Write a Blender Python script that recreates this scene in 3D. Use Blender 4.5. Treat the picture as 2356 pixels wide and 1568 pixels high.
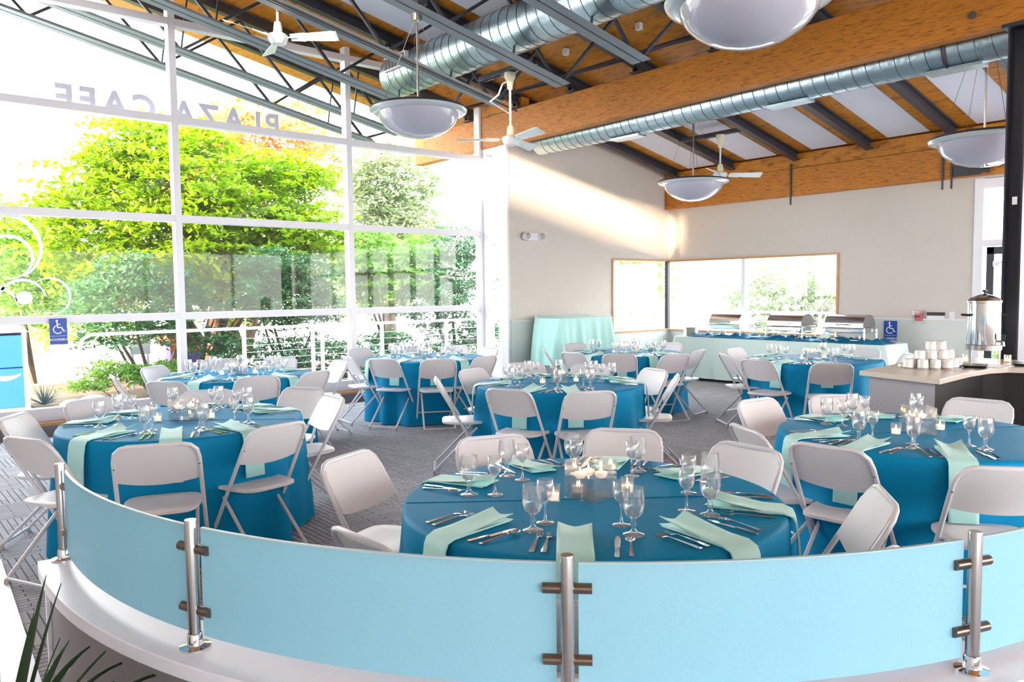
import bpy, bmesh, math, random
from math import sin, cos, pi, radians
from mathutils import Vector, Matrix
from itertools import combinations
random.seed(7)
for o in list(bpy.data.objects): bpy.data.objects.remove(o, do_unlink=True)
C = bpy.context.scene.collection
S = bpy.context.scene

# ------------------------------------------------------------------ camera
F, YAW, PIT, ROL = 1775.3, 0.8657587, 0.0641720, 0.01158834
CAMZ = 1.59
fw = Vector((cos(YAW)*cos(PIT), sin(YAW)*cos(PIT), -sin(PIT)))
rt = fw.cross(Vector((0, 0, 1))).normalized()
dn = fw.cross(rt)
r2 = rt*cos(ROL) + dn*sin(ROL)
d2 = dn*cos(ROL) - rt*sin(ROL)
cam = bpy.data.cameras.new('camera'); camo = bpy.data.objects.new('camera', cam); C.objects.link(camo)
cam.sensor_width = 36; cam.lens = F/2356*36; cam.clip_end = 300; cam.clip_start = 0.05
camo.matrix_world = Matrix(((r2.x, -d2.x, -fw.x, 0), (r2.y, -d2.y, -fw.y, 0), (r2.z, -d2.z, -fw.z, CAMZ), (0, 0, 0, 1)))
S.camera = camo

# ------------------------------------------------------------------ light and exposure
S.view_settings.view_transform = 'Standard'; S.view_settings.look = 'None'
S.view_settings.gamma = 1; S.view_settings.use_curve_mapping = False
S.view_settings.exposure = 1.5
w = bpy.data.worlds.new('sky'); S.world = w; w.use_nodes = True
wn = w.node_tree.nodes; wl = w.node_tree.links
bg = wn['Background']; bg.inputs[1].default_value = 4.2
tc = wn.new('ShaderNodeTexCoord'); sep = wn.new('ShaderNodeSeparateXYZ'); rmp = wn.new('ShaderNodeValToRGB')
wl.new(tc.outputs['Generated'], sep.inputs[0]); wl.new(sep.outputs['Z'], rmp.inputs[0]); wl.new(rmp.outputs[0], bg.inputs[0])
rmp.color_ramp.elements[0].position = 0.0; rmp.color_ramp.elements[0].color = (1, .97, .93, 1)
rmp.color_ramp.elements[1].position = .6; rmp.color_ramp.elements[1].color = (.8, .9, 1, 1)
sun = bpy.data.lights.new('sun', 'SUN'); suno = bpy.data.objects.new('sun', sun); C.objects.link(suno)
sun.energy = 13; sun.angle = radians(2.8); sun.color = (1, .72, .48)
suno.rotation_euler = Vector((1, .35, -.2)).to_track_quat('-Z', 'Y').to_euler(); suno.location = (-20, -7, 9)

# ------------------------------------------------------------------ measuring helpers (a ray from the viewpoint met with a real plane)
def ray(px, py): return r2*((px-1178)/F) + d2*((py-784)/F) + fw
def on_z(px, py, z): d = ray(px, py); t = (z-CAMZ)/d.z; return Vector((d.x*t, d.y*t, z))
def on_x(px, py, x): d = ray(px, py); t = x/d.x; return Vector((x, d.y*t, CAMZ+d.z*t))
def on_y(px, py, y): d = ray(px, py); t = y/d.y; return Vector((d.x*t, y, CAMZ+d.z*t))
def deckz(x): return 3.84 + .2*(12.1-x)

# ------------------------------------------------------------------ object helpers
def tag(o, label=None, cat=None, group=None, kind=None):
    if label: o['label'] = label
    if cat: o['category'] = cat
    if group: o['group'] = group
    if kind: o['kind'] = kind
    return o
def empty(name, loc=(0, 0, 0), rz=0, label=None, cat=None, group=None):
    o = bpy.data.objects.new(name, None); C.objects.link(o); o.location = loc; o.rotation_euler = (0, 0, rz)
    o.empty_display_size = .1
    return tag(o, label, cat, group)
def copy_tree(o, parent=None):
    c = o.copy(); C.objects.link(c)
    if parent is not None: c.parent = parent
    for ch in KIDS.get(o.name, []):
        copy_tree(ch, c)
    return c
KIDS = {}
class MB:
    def __init__(s): s.v = []; s.f = []; s.m = []; s.mi = 0
    def add(s, vs, fs):
        n = len(s.v); s.v += [tuple(p) for p in vs]; s.f += [tuple(i+n for i in f) for f in fs]; s.m += [s.mi]*len(fs); return s
    def box(s, x0, x1, y0, y1, z0, z1):
        if x0 > x1: x0, x1 = x1, x0
        if y0 > y1: y0, y1 = y1, y0
        if z0 > z1: z0, z1 = z1, z0
        return s.add([(x0, y0, z0), (x1, y0, z0), (x1, y1, z0), (x0, y1, z0), (x0, y0, z1), (x1, y0, z1), (x1, y1, z1), (x0, y1, z1)],
                     [(0, 3, 2, 1), (4, 5, 6, 7), (0, 1, 5, 4), (1, 2, 6, 5), (2, 3, 7, 6), (3, 0, 4, 7)])
    def hexa(s, p):  # 8 points, bottom ring then top ring
        return s.add(p, [(0, 3, 2, 1), (4, 5, 6, 7), (0, 1, 5, 4), (1, 2, 6, 5), (2, 3, 7, 6), (3, 0, 4, 7)])
    def slope_box(s, x0, x1, y0, y1, zf, h):  # bar following z=zf(x) (underside), thickness h
        return s.hexa([(x0, y0, zf(x0)), (x1, y0, zf(x1)), (x1, y1, zf(x1)), (x0, y1, zf(x0)),
                       (x0, y0, zf(x0)+h), (x1, y0, zf(x1)+h), (x1, y1, zf(x1)+h), (x0, y1, zf(x0)+h)])
    def bar(s, a, b, wd, ht, up=(0, 0, 1)):
        a = Vector(a); b = Vector(b); d = (b-a).normalized(); u = Vector(up)
        if abs(d.dot(u)) > .98: u = Vector((1, 0, 0))
        sd = d.cross(u).normalized(); u = sd.cross(d)
        p = []
        for q in (a, b):
            p.append([q-sd*wd/2-u*ht/2, q+sd*wd/2-u*ht/2, q+sd*wd/2+u*ht/2, q-sd*wd/2+u*ht/2])
        return s.add(p[0]+p[1], [(0, 3, 2, 1), (4, 5, 6, 7), (0, 1, 5, 4), (1, 2, 6, 5), (2, 3, 7, 6), (3, 0, 4, 7)])
    def tube(s, pts, r, n=8, close=False, caps=True):
        pts = [Vector(p) for p in pts]; N = len(pts); R = r if hasattr(r, '__len__') else [r]*N
        rings = []; prev = None
        for i, p in enumerate(pts):
            if close: t = pts[(i+1) % N]-pts[i-1]
            else: t = pts[min(i+1, N-1)]-pts[max(i-1, 0)]
            t.normalize()
            if prev is None:
                u = Vector((0, 0, 1)) if abs(t.z) < .9 else Vector((1, 0, 0))
            else: u = prev
            a = (u - t*u.dot(t)).normalized(); b = t.cross(a); prev = a
            rings.append([p + a*cos(2*pi*k/n)*R[i] + b*sin(2*pi*k/n)*R[i] for k in range(n)])
        vs = [q for rg in rings for q in rg]; fs = []
        for i in range(N if close else N-1):
            j = (i+1) % N
            for k in range(n):
                l = (k+1) % n; fs.append((i*n+k, i*n+l, j*n+l, j*n+k))
        if caps and not close: fs += [tuple(range(n))[::-1], tuple((N-1)*n+k for k in range(n))]
        return s.add(vs, fs)
    def lathe(s, prof, n=24, c=(0, 0, 0), axis='z', caps=True):
        vs = []; fs = []
        for (r, z) in prof:
            for k in range(n):
                a = 2*pi*k/n
                if axis == 'z': vs.append((c[0]+r*cos(a), c[1]+r*sin(a), c[2]+z))
                elif axis == 'y': vs.append((c[0]+r*cos(a), c[1]+z, c[2]+r*sin(a)))
                else: vs.append((c[0]+z, c[1]+r*cos(a), c[2]+r*sin(a)))
        for i in range(len(prof)-1):
            for k in range(n):
                l = (k+1) % n; fs.append((i*n+k, i*n+l, (i+1)*n+l, (i+1)*n+k))
        if caps:
            if prof[0][0] > 1e-5: fs.append(tuple(range(n))[::-1])
            if prof[-1][0] > 1e-5: fs.append(tuple((len(prof)-1)*n+k for k in range(n)))
        return s.add(vs, fs)
    def sheet(s, grid, th=0):  # grid[i][j] of points; optional thickness along -z
        ni, nj = len(grid), len(grid[0]); vs = [p for rw in grid for p in rw]; fs = []
        for i in range(ni-1):
            for j in range(nj-1): fs.append((i*nj+j, (i+1)*nj+j, (i+1)*nj+j+1, i*nj+j+1))
        return s.add(vs, fs)
    def prism(s, pts, z0, z1):
        n = len(pts); vs = [(x, y, z0) for x, y in pts]+[(x, y, z1) for x, y in pts]
        fs = [tuple(range(n))[::-1], tuple(range(n, 2*n))]+[(k, (k+1) % n, n+(k+1) % n, n+k) for k in range(n)]
        return s.add(vs, fs)
    def build(s, name, mats, parent=None, loc=None, smooth=35, solid=0, bevel=0):
        me = bpy.data.meshes.new(name); me.from_pydata(s.v, [], s.f)
        if not isinstance(mats, (list, tuple)): mats = [mats]
        for m in mats: me.materials.append(m)
        if len(mats) > 1: me.polygons.foreach_set('material_index', s.m)
        me.update()
        bm = bmesh.new(); bm.from_mesh(me)
        if len(s.f) < 20000: bmesh.ops.remove_doubles(bm, verts=bm.verts, dist=1e-5); bmesh.ops.recalc_face_normals(bm, faces=bm.faces)
        bm.to_mesh(me); bm.free()
        if smooth:
            me.polygons.foreach_set('use_smooth', [True]*len(me.polygons)); me.set_sharp_from_angle(angle=radians(smooth))
        o = bpy.data.objects.new(name, me); C.objects.link(o)
        if parent is not None: o.parent = parent; KIDS.setdefault(parent.name, []).append(o)
        if loc: o.location = loc
        if solid:
            md = o.modifiers.new('thick', 'SOLIDIFY'); md.thickness = solid; md.offset = 0
        if bevel:
            md = o.modifiers.new('bevel', 'BEVEL'); md.width = bevel; md.segments = 2; md.limit_method = 'ANGLE'
        return o

# ------------------------------------------------------------------ materials
def srgb(r, g, b):
    return tuple(((c/255)/12.92 if c/255 <= .04045 else ((c/255+.055)/1.055)**2.4) for c in (r, g, b))+(1,)
def mat(name, col, rough=.5, metal=0, bump=0, bscale=20, var=0, vscale=5, stretch=None, spec=.5, emis=None, coat=0, sheen=0, trans=0):
    m = bpy.data.materials.new(name); m.use_nodes = True; nt = m.node_tree; n = nt.nodes; l = nt.links
    b = n['Principled BSDF']
    b.inputs['Base Color'].default_value = col; b.inputs['Roughness'].default_value = rough; b.inputs['Metallic'].default_value = metal
    b.inputs['Specular IOR Level'].default_value = spec
    if coat: b.inputs['Coat Weight'].default_value = coat
    if sheen: b.inputs['Sheen Weight'].default_value = sheen
    if emis: b.inputs['Emission Color'].default_value = emis[0]; b.inputs['Emission Strength'].default_value = emis[1]
    if bump or var:
        t = n.new('ShaderNodeTexCoord'); mp = n.new('ShaderNodeMapping'); l.new(t.outputs['Object'], mp.inputs[0])
        if stretch: mp.inputs['Scale'].default_value = stretch
    if var:
        ns = n.new('ShaderNodeTexNoise'); ns.inputs['Scale'].default_value = vscale; ns.inputs['Detail'].default_value = 5
        l.new(mp.outputs[0], ns.inputs[0])
        mx = n.new('ShaderNodeMix'); mx.data_type = 'RGBA'
        mx.inputs[6].default_value = tuple(max(0, c*(1-var)) for c in col[:3])+(1,)
        mx.inputs[7].default_value = tuple(min(1, c*(1+var)) for c in col[:3])+(1,)
        l.new(ns.outputs[0], mx.inputs[0]); l.new(mx.outputs[2], b.inputs['Base Color'])
    if bump:
        ns = n.new('ShaderNodeTexNoise'); ns.inputs['Scale'].default_value = bscale; ns.inputs['Detail'].default_value = 3
        l.new(mp.outputs[0], ns.inputs[0])
        bp = n.new('ShaderNodeBump'); bp.inputs['Strength'].default_value = bump; bp.inputs['Distance'].default_value = .02
        l.new(ns.outputs[0], bp.inputs['Height']); l.new(bp.outputs[0], b.inputs['Normal'])
    if trans:
        tr = n.new('ShaderNodeBsdfTranslucent'); tr.inputs[0].default_value = col
        ms = n.new('ShaderNodeMixShader'); ms.inputs[0].default_value = trans
        if var: l.new(mx.outputs[2], tr.inputs[0])
        l.new(b.outputs[0], ms.inputs[1]); l.new(tr.outputs[0], ms.inputs[2]); l.new(ms.outputs[0], n['Material Output'].inputs[0])
    return m
def glassmat(name, edge=.55, tint=(1, 1, 1, 1), base=.04, milk=0.0, milkcol=(1, 1, 1, 1), blend=.35):
    m = bpy.data.materials.new(name); m.use_nodes = True; n = m.node_tree.nodes; l = m.node_tree.links
    n.remove(n['Principled BSDF'])
    tr = n.new('ShaderNodeBsdfTransparent'); tr.inputs[0].default_value = tint
    gl = n.new('ShaderNodeBsdfGlossy'); gl.inputs['Roughness'].default_value = .02
    lw = n.new('ShaderNodeLayerWeight'); lw.inputs[0].default_value = blend
    mr = n.new('ShaderNodeMapRange'); mr.inputs['To Min'].default_value = base; mr.inputs['To Max'].default_value = edge
    l.new(lw.outputs['Facing'], mr.inputs[0])
    ms = n.new('ShaderNodeMixShader'); l.new(mr.outputs[0], ms.inputs[0]); l.new(tr.outputs[0], ms.inputs[1]); l.new(gl.outputs[0], ms.inputs[2])
    out = ms
    if milk:
        df = n.new('ShaderNodeBsdfDiffuse'); df.inputs[0].default_value = milkcol
        tl = n.new('ShaderNodeBsdfTranslucent'); tl.inputs[0].default_value = milkcol
        a = n.new('ShaderNodeMixShader'); a.inputs[0].default_value = .5; l.new(df.outputs[0], a.inputs[1]); l.new(tl.outputs[0], a.inputs[2])
        b = n.new('ShaderNodeMixShader'); b.inputs[0].default_value = milk; l.new(ms.outputs[0], b.inputs[1]); l.new(a.outputs[0], b.inputs[2]); out = b
    l.new(out.outputs[0], n['Material Output'].inputs[0])
    return m
def osb(name, c1, c2, stretch, scale=6):
    m = mat(name, c1, .55, 0); n = m.node_tree.nodes; l = m.node_tree.links; b = n['Principled BSDF']
    t = n.new('ShaderNodeTexCoord'); mp = n.new('ShaderNodeMapping'); mp.inputs['Scale'].default_value = stretch; l.new(t.outputs['Object'], mp.inputs[0])
    ns = n.new('ShaderNodeTexNoise'); ns.inputs['Scale'].default_value = scale; ns.inputs['Detail'].default_value = 6; ns.inputs['Distortion'].default_value = .6
    l.new(mp.outputs[0], ns.inputs[0])
    rp = n.new('ShaderNodeValToRGB'); e = rp.color_ramp.elements
    e[0].position = .30; e[0].color = c2; e[1].position = .47; e[1].color = c1
    x = rp.color_ramp.elements.new(.72); x.color = tuple(min(1, q*1.22) for q in c1[:3])+(1,)
    l.new(ns.outputs[0], rp.inputs[0])
    n2 = n.new('ShaderNodeTexNoise'); n2.inputs['Scale'].default_value = .9; l.new(t.outputs['Object'], n2.inputs[0])
    mx = n.new('ShaderNodeMix'); mx.data_type = 'RGBA'; mx.blend_type = 'MULTIPLY'; mx.inputs[0].default_value = .35
    l.new(rp.outputs[0], mx.inputs[6]); l.new(n2.outputs[0], mx.inputs[7]); l.new(mx.outputs[2], b.inputs['Base Color'])
    return m
M = {}
M['wall'] = mat('wall_paint', srgb(206, 200, 193), .8, bump=.05, bscale=60, var=.03)
M['wains'] = mat('wainscot_paint', srgb(205, 210, 207), .5, var=.02)
M['white'] = mat('white_paint', srgb(226, 226, 230), .35, var=.02)
M['alu'] = mat('white_aluminium', srgb(236, 236, 242), .35, var=.02)
M['chair'] = mat('white_plastic', srgb(226, 222, 224), .38, var=.015)
M['chairmetal'] = mat('white_enamelled_tube', srgb(216, 214, 218), .3, var=.02)
M['foot'] = mat('grey_rubber', srgb(190, 180, 168), .7)
M['steel'] = mat('dark_painted_steel', srgb(50, 52, 62), .42, var=.15)
M['steelgrey'] = mat('lightened_steel', srgb(112, 122, 132), .45, var=.08)  # steel lightened to stand for reflected light on the chord undersides
M['galv'] = mat('galvanised_sheet', srgb(170, 190, 198), .32, .85, bump=.25, bscale=14, var=.18, vscale=40)
M['seam'] = mat('duct_seam', srgb(96, 108, 116), .4, .7)
M['osb'] = osb('plywood_deck', srgb(200, 128, 36), srgb(140, 84, 22), (3, 1, 3), 5)
M['glulam'] = osb('engineered_timber', srgb(204, 128, 36), srgb(130, 76, 20), (9, 1.6, 16), 5)
M['panel'] = mat('white_ceiling_panel', srgb(205, 208, 220), .8, var=.03, vscale=2)
M['woodtrim'] = mat('varnished_wood', srgb(190, 140, 92), .4, var=.2, stretch=(1, 1, 8))
M['chrome'] = mat('brushed_steel', srgb(190, 186, 186), .22, 1.0)
M['mirror'] = mat('polished_steel', srgb(225, 225, 228), .08, 1.0)
M['bronze'] = mat('brushed_nickel_clamp', srgb(120, 108, 100), .3, .9)
M['cloth'] = mat('blue_satin_cloth', srgb(0, 132, 180), .55, bump=.06, bscale=3, var=.05, vscale=3, spec=.12)
M['clothdark'] = mat('teal_cloth', srgb(0, 112, 156), .5, bump=.1, bscale=8, var=.1, spec=.3)
M['mint'] = mat('mint_cloth', srgb(182, 234, 228), .55, bump=.05, bscale=5, var=.04, sheen=.2)
M['mintpale'] = mat('pale_mint_cloth', srgb(222, 243, 238), .6, bump=.05, bscale=5, var=.03, sheen=.2)
M['wax'] = mat('white_wax', srgb(250, 232, 216), .5, emis=((1, .72, .5, 1), .25))
M['flame'] = mat('candle_flame', srgb(255, 190, 90), .5, emis=((1, .62, .25, 1), 14))
M['china'] = mat('white_china', srgb(232, 230, 226), .12, coat=.5)
M['glass'] = glassmat('drinking_glass', .8, base=.04, milk=.045, blend=.4)  # milk whitens the glass in place of bright window reflections
M['vase'] = glassmat('vase_glass', .5, base=.05, milk=.03)
M['water'] = glassmat('water', .4, tint=(.94, .98, 1, 1), base=.04, milk=.02)
M['pane'] = glassmat('window_glass', .4, base=.012, milk=.006, blend=.25)
M['bowl'] = mat('frosted_lamp_bowl', srgb(202, 202, 218), .06, trans=.3, coat=1)
M['rim'] = mat('lamp_rim', srgb(196, 206, 208), .2, .2, coat=.5)
M['counter'] = mat('stone_laminate', srgb(205, 194, 180), .25, var=.05, vscale=60)
M['cabgrey'] = mat('grey_wood_laminate', srgb(158, 155, 160), .5, var=.08, vscale=8, stretch=(14, 14, 1))
M['dark'] = mat('dark_brown_laminate', srgb(20, 15, 17), .7, var=.1)
M['black'] = mat('black_plastic', srgb(24, 24, 26), .4)
M['blue'] = mat('blue_sign_enamel', srgb(30, 78, 178), .4)
M['signwhite'] = mat('white_sign_lettering', srgb(245, 245, 250), .5)
M['red'] = mat('red_plastic', srgb(190, 40, 50), .5)
M['darktrim'] = mat('dark_base_strip', srgb(120, 116, 120), .6)
M['bodyshade'] = mat('shaded_wall_paint', srgb(120, 114, 116), .5, var=.04)  # the low wall is white; this grey holds the shade on its near side
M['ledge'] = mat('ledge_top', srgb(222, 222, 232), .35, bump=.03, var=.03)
M['fanw'] = mat('fan_white', srgb(214, 222, 222), .3)
M['fanc'] = mat('fan_cream', srgb(214, 208, 180), .4)
M['letter'] = mat('grey_sign_letter', srgb(196, 196, 212), .5)
M['decal'] = mat('frosted_decal', srgb(205, 208, 222), .5, trans=.2)
M['concrete'] = mat('pale_concrete', srgb(176, 172, 170), .8, bump=.1, var=.08)
M['soil'] = mat('garden_soil', srgb(120, 98, 80), .9, bump=.4, var=.3)
M['rock'] = mat('garden_rock', srgb(168, 162, 158), .8, bump=.5, bscale=4, var=.2)
M['bark'] = mat('tree_bark', srgb(96, 80, 68), .8, bump=.3, var=.2)
M['leafy'] = mat('yellow_green_leaf', srgb(132, 168, 16), .5, var=.35, vscale=1.2, trans=.45)
M['leafg'] = mat('green_leaf', srgb(124, 172, 62), .5, var=.35, vscale=1.5, trans=.4)
M['leafd'] = mat('dark_green_leaf', srgb(82, 132, 84), .5, var=.3, vscale=2, trans=.3)
M['leafo'] = mat('orange_leaf', srgb(214, 140, 80), .6, var=.2, vscale=1.5, trans=.45)
M['leafp'] = mat('pale_green_leaf', srgb(150, 166, 124), .6, var=.25, vscale=1.5, trans=.4)
M['leafh'] = mat('hedge_leaf', srgb(170, 190, 90), .6, var=.25, vscale=1.5, trans=.4)
M['leafb'] = mat('blue_grey_leaf', srgb(110, 140, 150), .5, var=.2, trans=.2)
M['plant'] = mat('strappy_leaf', srgb(26, 54, 24), .35, var=.3, trans=.15)
M['binblue'] = mat('blue_bin_plastic', srgb(40, 110, 205), .45)
M['purple'] = mat('violet_box', srgb(110, 96, 190), .5)
M['orange'] = mat('orange_panel', srgb(226, 120, 70), .5)

def frosted():
    m = mat('frosted_blue_glass', srgb(172, 220, 236), .4, var=.03, vscale=1.5, trans=.42, spec=.3)
    n = m.node_tree.nodes; l = m.node_tree.links; b = n['Principled BSDF']
    t = n.new('ShaderNodeTexCoord'); ns = n.new('ShaderNodeTexNoise'); ns.inputs['Scale'].default_value = 90
    l.new(t.outputs['Object'], ns.inputs[0]); bp = n.new('ShaderNodeBump'); bp.inputs['Strength'].default_value = .12; bp.inputs['Distance'].default_value = .006
    l.new(ns.outputs[0], bp.inputs['Height']); l.new(bp.outputs[0], b.inputs['Normal'])
    return m
M['frost'] = frosted()
M['frostedge'] = mat('polished_glass_edge', srgb(200, 228, 238), .2, trans=.3)
def carpet():
    m = mat('grey_carpet_tile', srgb(120, 120, 126), .95); n = m.node_tree.nodes; l = m.node_tree.links; b = n['Principled BSDF']
    t = n.new('ShaderNodeTexCoord')
    ck = n.new('ShaderNodeTexChecker'); ck.inputs['Scale'].default_value = 1/.5; l.new(t.outputs['Object'], ck.inputs[0])
    outs = []
    for rz in (0, pi/2):
        mp = n.new('ShaderNodeMapping'); mp.inputs['Rotation'].default_value = (0, 0, rz); l.new(t.outputs['Object'], mp.inputs[0])
        br = n.new('ShaderNodeTexBrick'); l.new(mp.outputs[0], br.inputs[0])
        br.inputs['Scale'].default_value = 1; br.inputs['Brick Width'].default_value = .31; br.inputs['Row Height'].default_value = .042
        br.inputs['Mortar Size'].default_value = .0045; br.inputs['Mortar Smooth'].default_value = .3; br.offset = .37
        br.inputs['Color1'].default_value = srgb(162, 162, 166); br.inputs['Color2'].default_value = srgb(180, 179, 183); br.inputs['Mortar'].default_value = srgb(92, 90, 98)
        outs.append(br.outputs[0])
    mx = n.new('ShaderNodeMix'); mx.data_type = 'RGBA'; l.new(ck.outputs['Fac'], mx.inputs[0]); l.new(outs[0], mx.inputs[6]); l.new(outs[1], mx.inputs[7])
    ns = n.new('ShaderNodeTexNoise'); ns.inputs['Scale'].default_value = 120; l.new(t.outputs['Object'], ns.inputs[0])
    m2 = n.new('ShaderNodeMix'); m2.data_type = 'RGBA'; m2.blend_type = 'OVERLAY'; m2.inputs[0].default_value = .5
    l.new(mx.outputs[2], m2.inputs[6]); l.new(ns.outputs[0], m2.inputs[7]); l.new(m2.outputs[2], b.inputs['Base Color'])
    bp = n.new('ShaderNodeBump'); bp.inputs['Strength'].default_value = .4; bp.inputs['Distance'].default_value = .01
    l.new(ns.outputs[0], bp.inputs['Height']); l.new(bp.outputs[0], b.inputs['Normal'])
    return m
M['carpet'] = carpet()
# ================================================================== THE ROOM
GY = 10.25     # window wall plane
MY = 9.55      # beige wall plane
FX = 12.17     # far wall plane
BX = -4.2      # wall behind the viewer
RY = -5.0      # right-hand side, closed by the added wall
def struct(mb, name, m, parent=None, **k):
    o = mb.build(name, m, parent, **k)
    if parent is None: o['kind'] = 'structure'
    return o
struct(MB().box(BX-.2, FX+.3, RY, GY+.1, -.25, 0), 'floor', M['carpet'])
def glazing(name, rails, mull, plane, axis, pane, fw_=.085, dp=.13, proud=0, m='alu'):
    """rails: list of (z,lo,hi,height); mull: list of (u,z0,z1,width); pane (u0,u1,z0,z1 or sloped)"""
    f = MB()
    for (z, lo, hi, h) in rails:
        if axis == 'x': f.box(lo, hi, plane-dp/2, plane+dp/2, z-h/2, z+h/2)
        else: f.box(plane-dp/2, plane+dp/2, lo, hi, z-h/2, z+h/2)
    for (u, z0, z1, wd) in mull:
        if axis == 'x': f.box(u-wd/2, u+wd/2, plane-dp/2-.006, plane+dp/2+.006, z0, z1)
        else: f.box(plane-dp/2-.006, plane+dp/2+.006, u-wd/2, u+wd/2, z0, z1)
    fr = struct(f, name, M[m], bevel=.004)
    p = pane
    if axis == 'x': g = MB().add([(p[0], plane, p[2]), (p[1], plane, p[2]), (p[1], plane, p[4]), (p[0], plane, p[3])], [(0, 1, 2, 3)])
    else: g = MB().add([(plane, p[0], p[2]), (plane, p[1], p[2]), (plane, p[1], p[4]), (plane, p[0], p[3])], [(0, 1, 2, 3)])
    g.build('pane', M['pane'], fr, smooth=0)
    return fr
# roof deck
zf = deckz
struct(MB().slope_box(BX-.3, FX+.9, RY-.5, 12.08, zf, .12), 'ceiling', M['osb'])
# wall_far with the window opening (Y 6.11..9.55, z .80..2.155) and glazing to the right of Y 4.14
mb = MB(); t = .18
mb.box(FX, FX+t, 4.14, 6.11, 1.1, 4.0); mb.box(FX, FX+t, 6.11, MY+t, 2.155, 4.0)
mb.box(FX, FX+t, RY, 4.14, 3.1, 4.0)
struct(mb, 'wall_far', M['wall'])
mb = MB(); mb.box(FX-.012, FX+t, 4.14, 6.11, 0, 1.1); mb.box(FX-.012, FX+t, 6.11, MY+t, 0, .79)
struct(mb, 'wall_far_wainscot', M['wains'])
# beige wall with the window opening (X 10.53..12.17)
mb = MB(); mb.add([(8.1, MY, 1.1), (10.53, MY, 1.1), (10.53, MY, 2.165), (FX, MY, 2.165), (FX, MY, zf(FX)), (8.1, MY, zf(8.1)),
                   (8.1, MY+t, 1.1), (10.53, MY+t, 1.1), (10.53, MY+t, 2.165), (FX, MY+t, 2.165), (FX, MY+t, zf(FX)), (8.1, MY+t, zf(8.1))],
                  [(0, 1, 2, 5), (2, 3, 4, 5), (6, 11, 8, 7), (8, 11, 10, 9), (0, 6, 7, 1), (1, 7, 8, 2), (2, 8, 9, 3), (3, 9, 10, 4), (4, 10, 11, 5), (5, 11, 6, 0)])
struct(mb, 'wall_left', M['wall'])
mb = MB(); mb.box(8.1, 10.53, MY-.012, MY+t, 0, 1.1); mb.box(10.53, FX, MY-.012, MY+t, 0, .80)
struct(mb, 'wall_left_wainscot', M['wains'])
struct(MB().box(8.1, 10.5, MY-.03, MY-.012, 1.095, 1.115).box(FX-.03, FX-.012, 4.14, 6.09, 1.095, 1.115), 'trim_1', M['white'])
o = MB().box(8.16, FX-.02, MY-.16, MY-.013, 0, .41).build('radiator_cover', M['white'], bevel=.006)
tag(o, 'low white ledge running along the foot of the beige wall', 'radiator cover')
# wall behind the viewer, with a high clerestory slot for the evening sun
mb = MB(); mb.box(BX-.2, BX, RY, GY, 0, 5.66); mb.box(BX-.2, BX, RY, GY, 6.36, 7.0)
mb.box(BX-.2, BX, RY, 3.7, 5.66, 6.36); mb.box(BX-.2, BX, 5.7, GY, 5.66, 6.36)
struct(mb, 'wall_back', M['wall'])

struct(MB().box(BX-.2, -3.6, RY-.2, RY, 0, 7.0).box(-3.6, FX+.2, RY-.2, RY, 3.0, 7.0).box(-3.6, FX+.2, RY-.2, RY, 0, .8).box(FX-.3, FX+.2, RY-.2, RY, .8, 3.0), 'wall_right', M['wall'])  # unseen wall added to hold back light from the right
glazing('fill_window', [(.84, -3.6, FX-.3, .08), (2.96, -3.6, FX-.3, .08)], [(-3.56, .8, 3.0, .08), (-1.1, .8, 3.0, .08), (1.54, .8, 3.0, .08), (4.2, .8, 3.0, .08), (6.9, .8, 3.0, .08), (9.6, .8, 3.0, .08), (FX-.34, .8, 3.0, .08)], RY-.1, 'x', (-3.6, FX-.3, .85, 2.95, 2.95))  # unseen window band added to raise the fill light
# ---- window_1: the tall window wall (frame + panes)
x0 = -1.75
glazing('window_1', [(.235, x0, 8.1, .15), (1.325, x0, 8.1, .09), (2.555, x0, 8.1, .09), (3.785, x0, 8.1, .09), (4.98, x0, 6.4, .09)],
        [(x0, .16, zf(x0), .1), (.73, .16, zf(.73), .085), (3.17, .16, zf(3.17), .085), (5.6, .16, zf(5.6), .085), (8.055, .16, zf(8.06)-.02, .11)],
        GY, 'x', (x0, 8.1, .2, zf(x0), zf(8.1)))
struct(MB().box(x0, 8.2, GY-.17, GY+.12, 0, .125), 'baseboard_left', M['darktrim'])
struct(MB().box(x0, 8.2, GY-.19, GY+.12, .125, .16), 'trim_2', M['woodtrim'])
struct(MB().box(BX, x0, GY-.1, GY+.1, 0, zf(x0)), 'wall_near_left', M['wall'])
# ---- window_2: the narrow return window and its white end trim
glazing('window_2', [(.26, 9.66, 10.2, .16), (1.33, 9.66, 10.2, .07), (2.56, 9.66, 10.2, .07), (3.89, 9.66, 10.2, .1)],
        [(10.13, .18, 3.94, .1), (9.76, .18, 3.94, .07)], 8.13, 'y', (9.7, 10.2, .2, 3.9, 3.9))
struct(MB().box(8.05, 8.098, 9.545, 9.73, 0, 3.94), 'trim_3', M['white'], bevel=.006)
struct(MB().box(8.04, 8.2, 9.73, 10.2, 0, .19), 'baseboard_return', M['white'])
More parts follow.
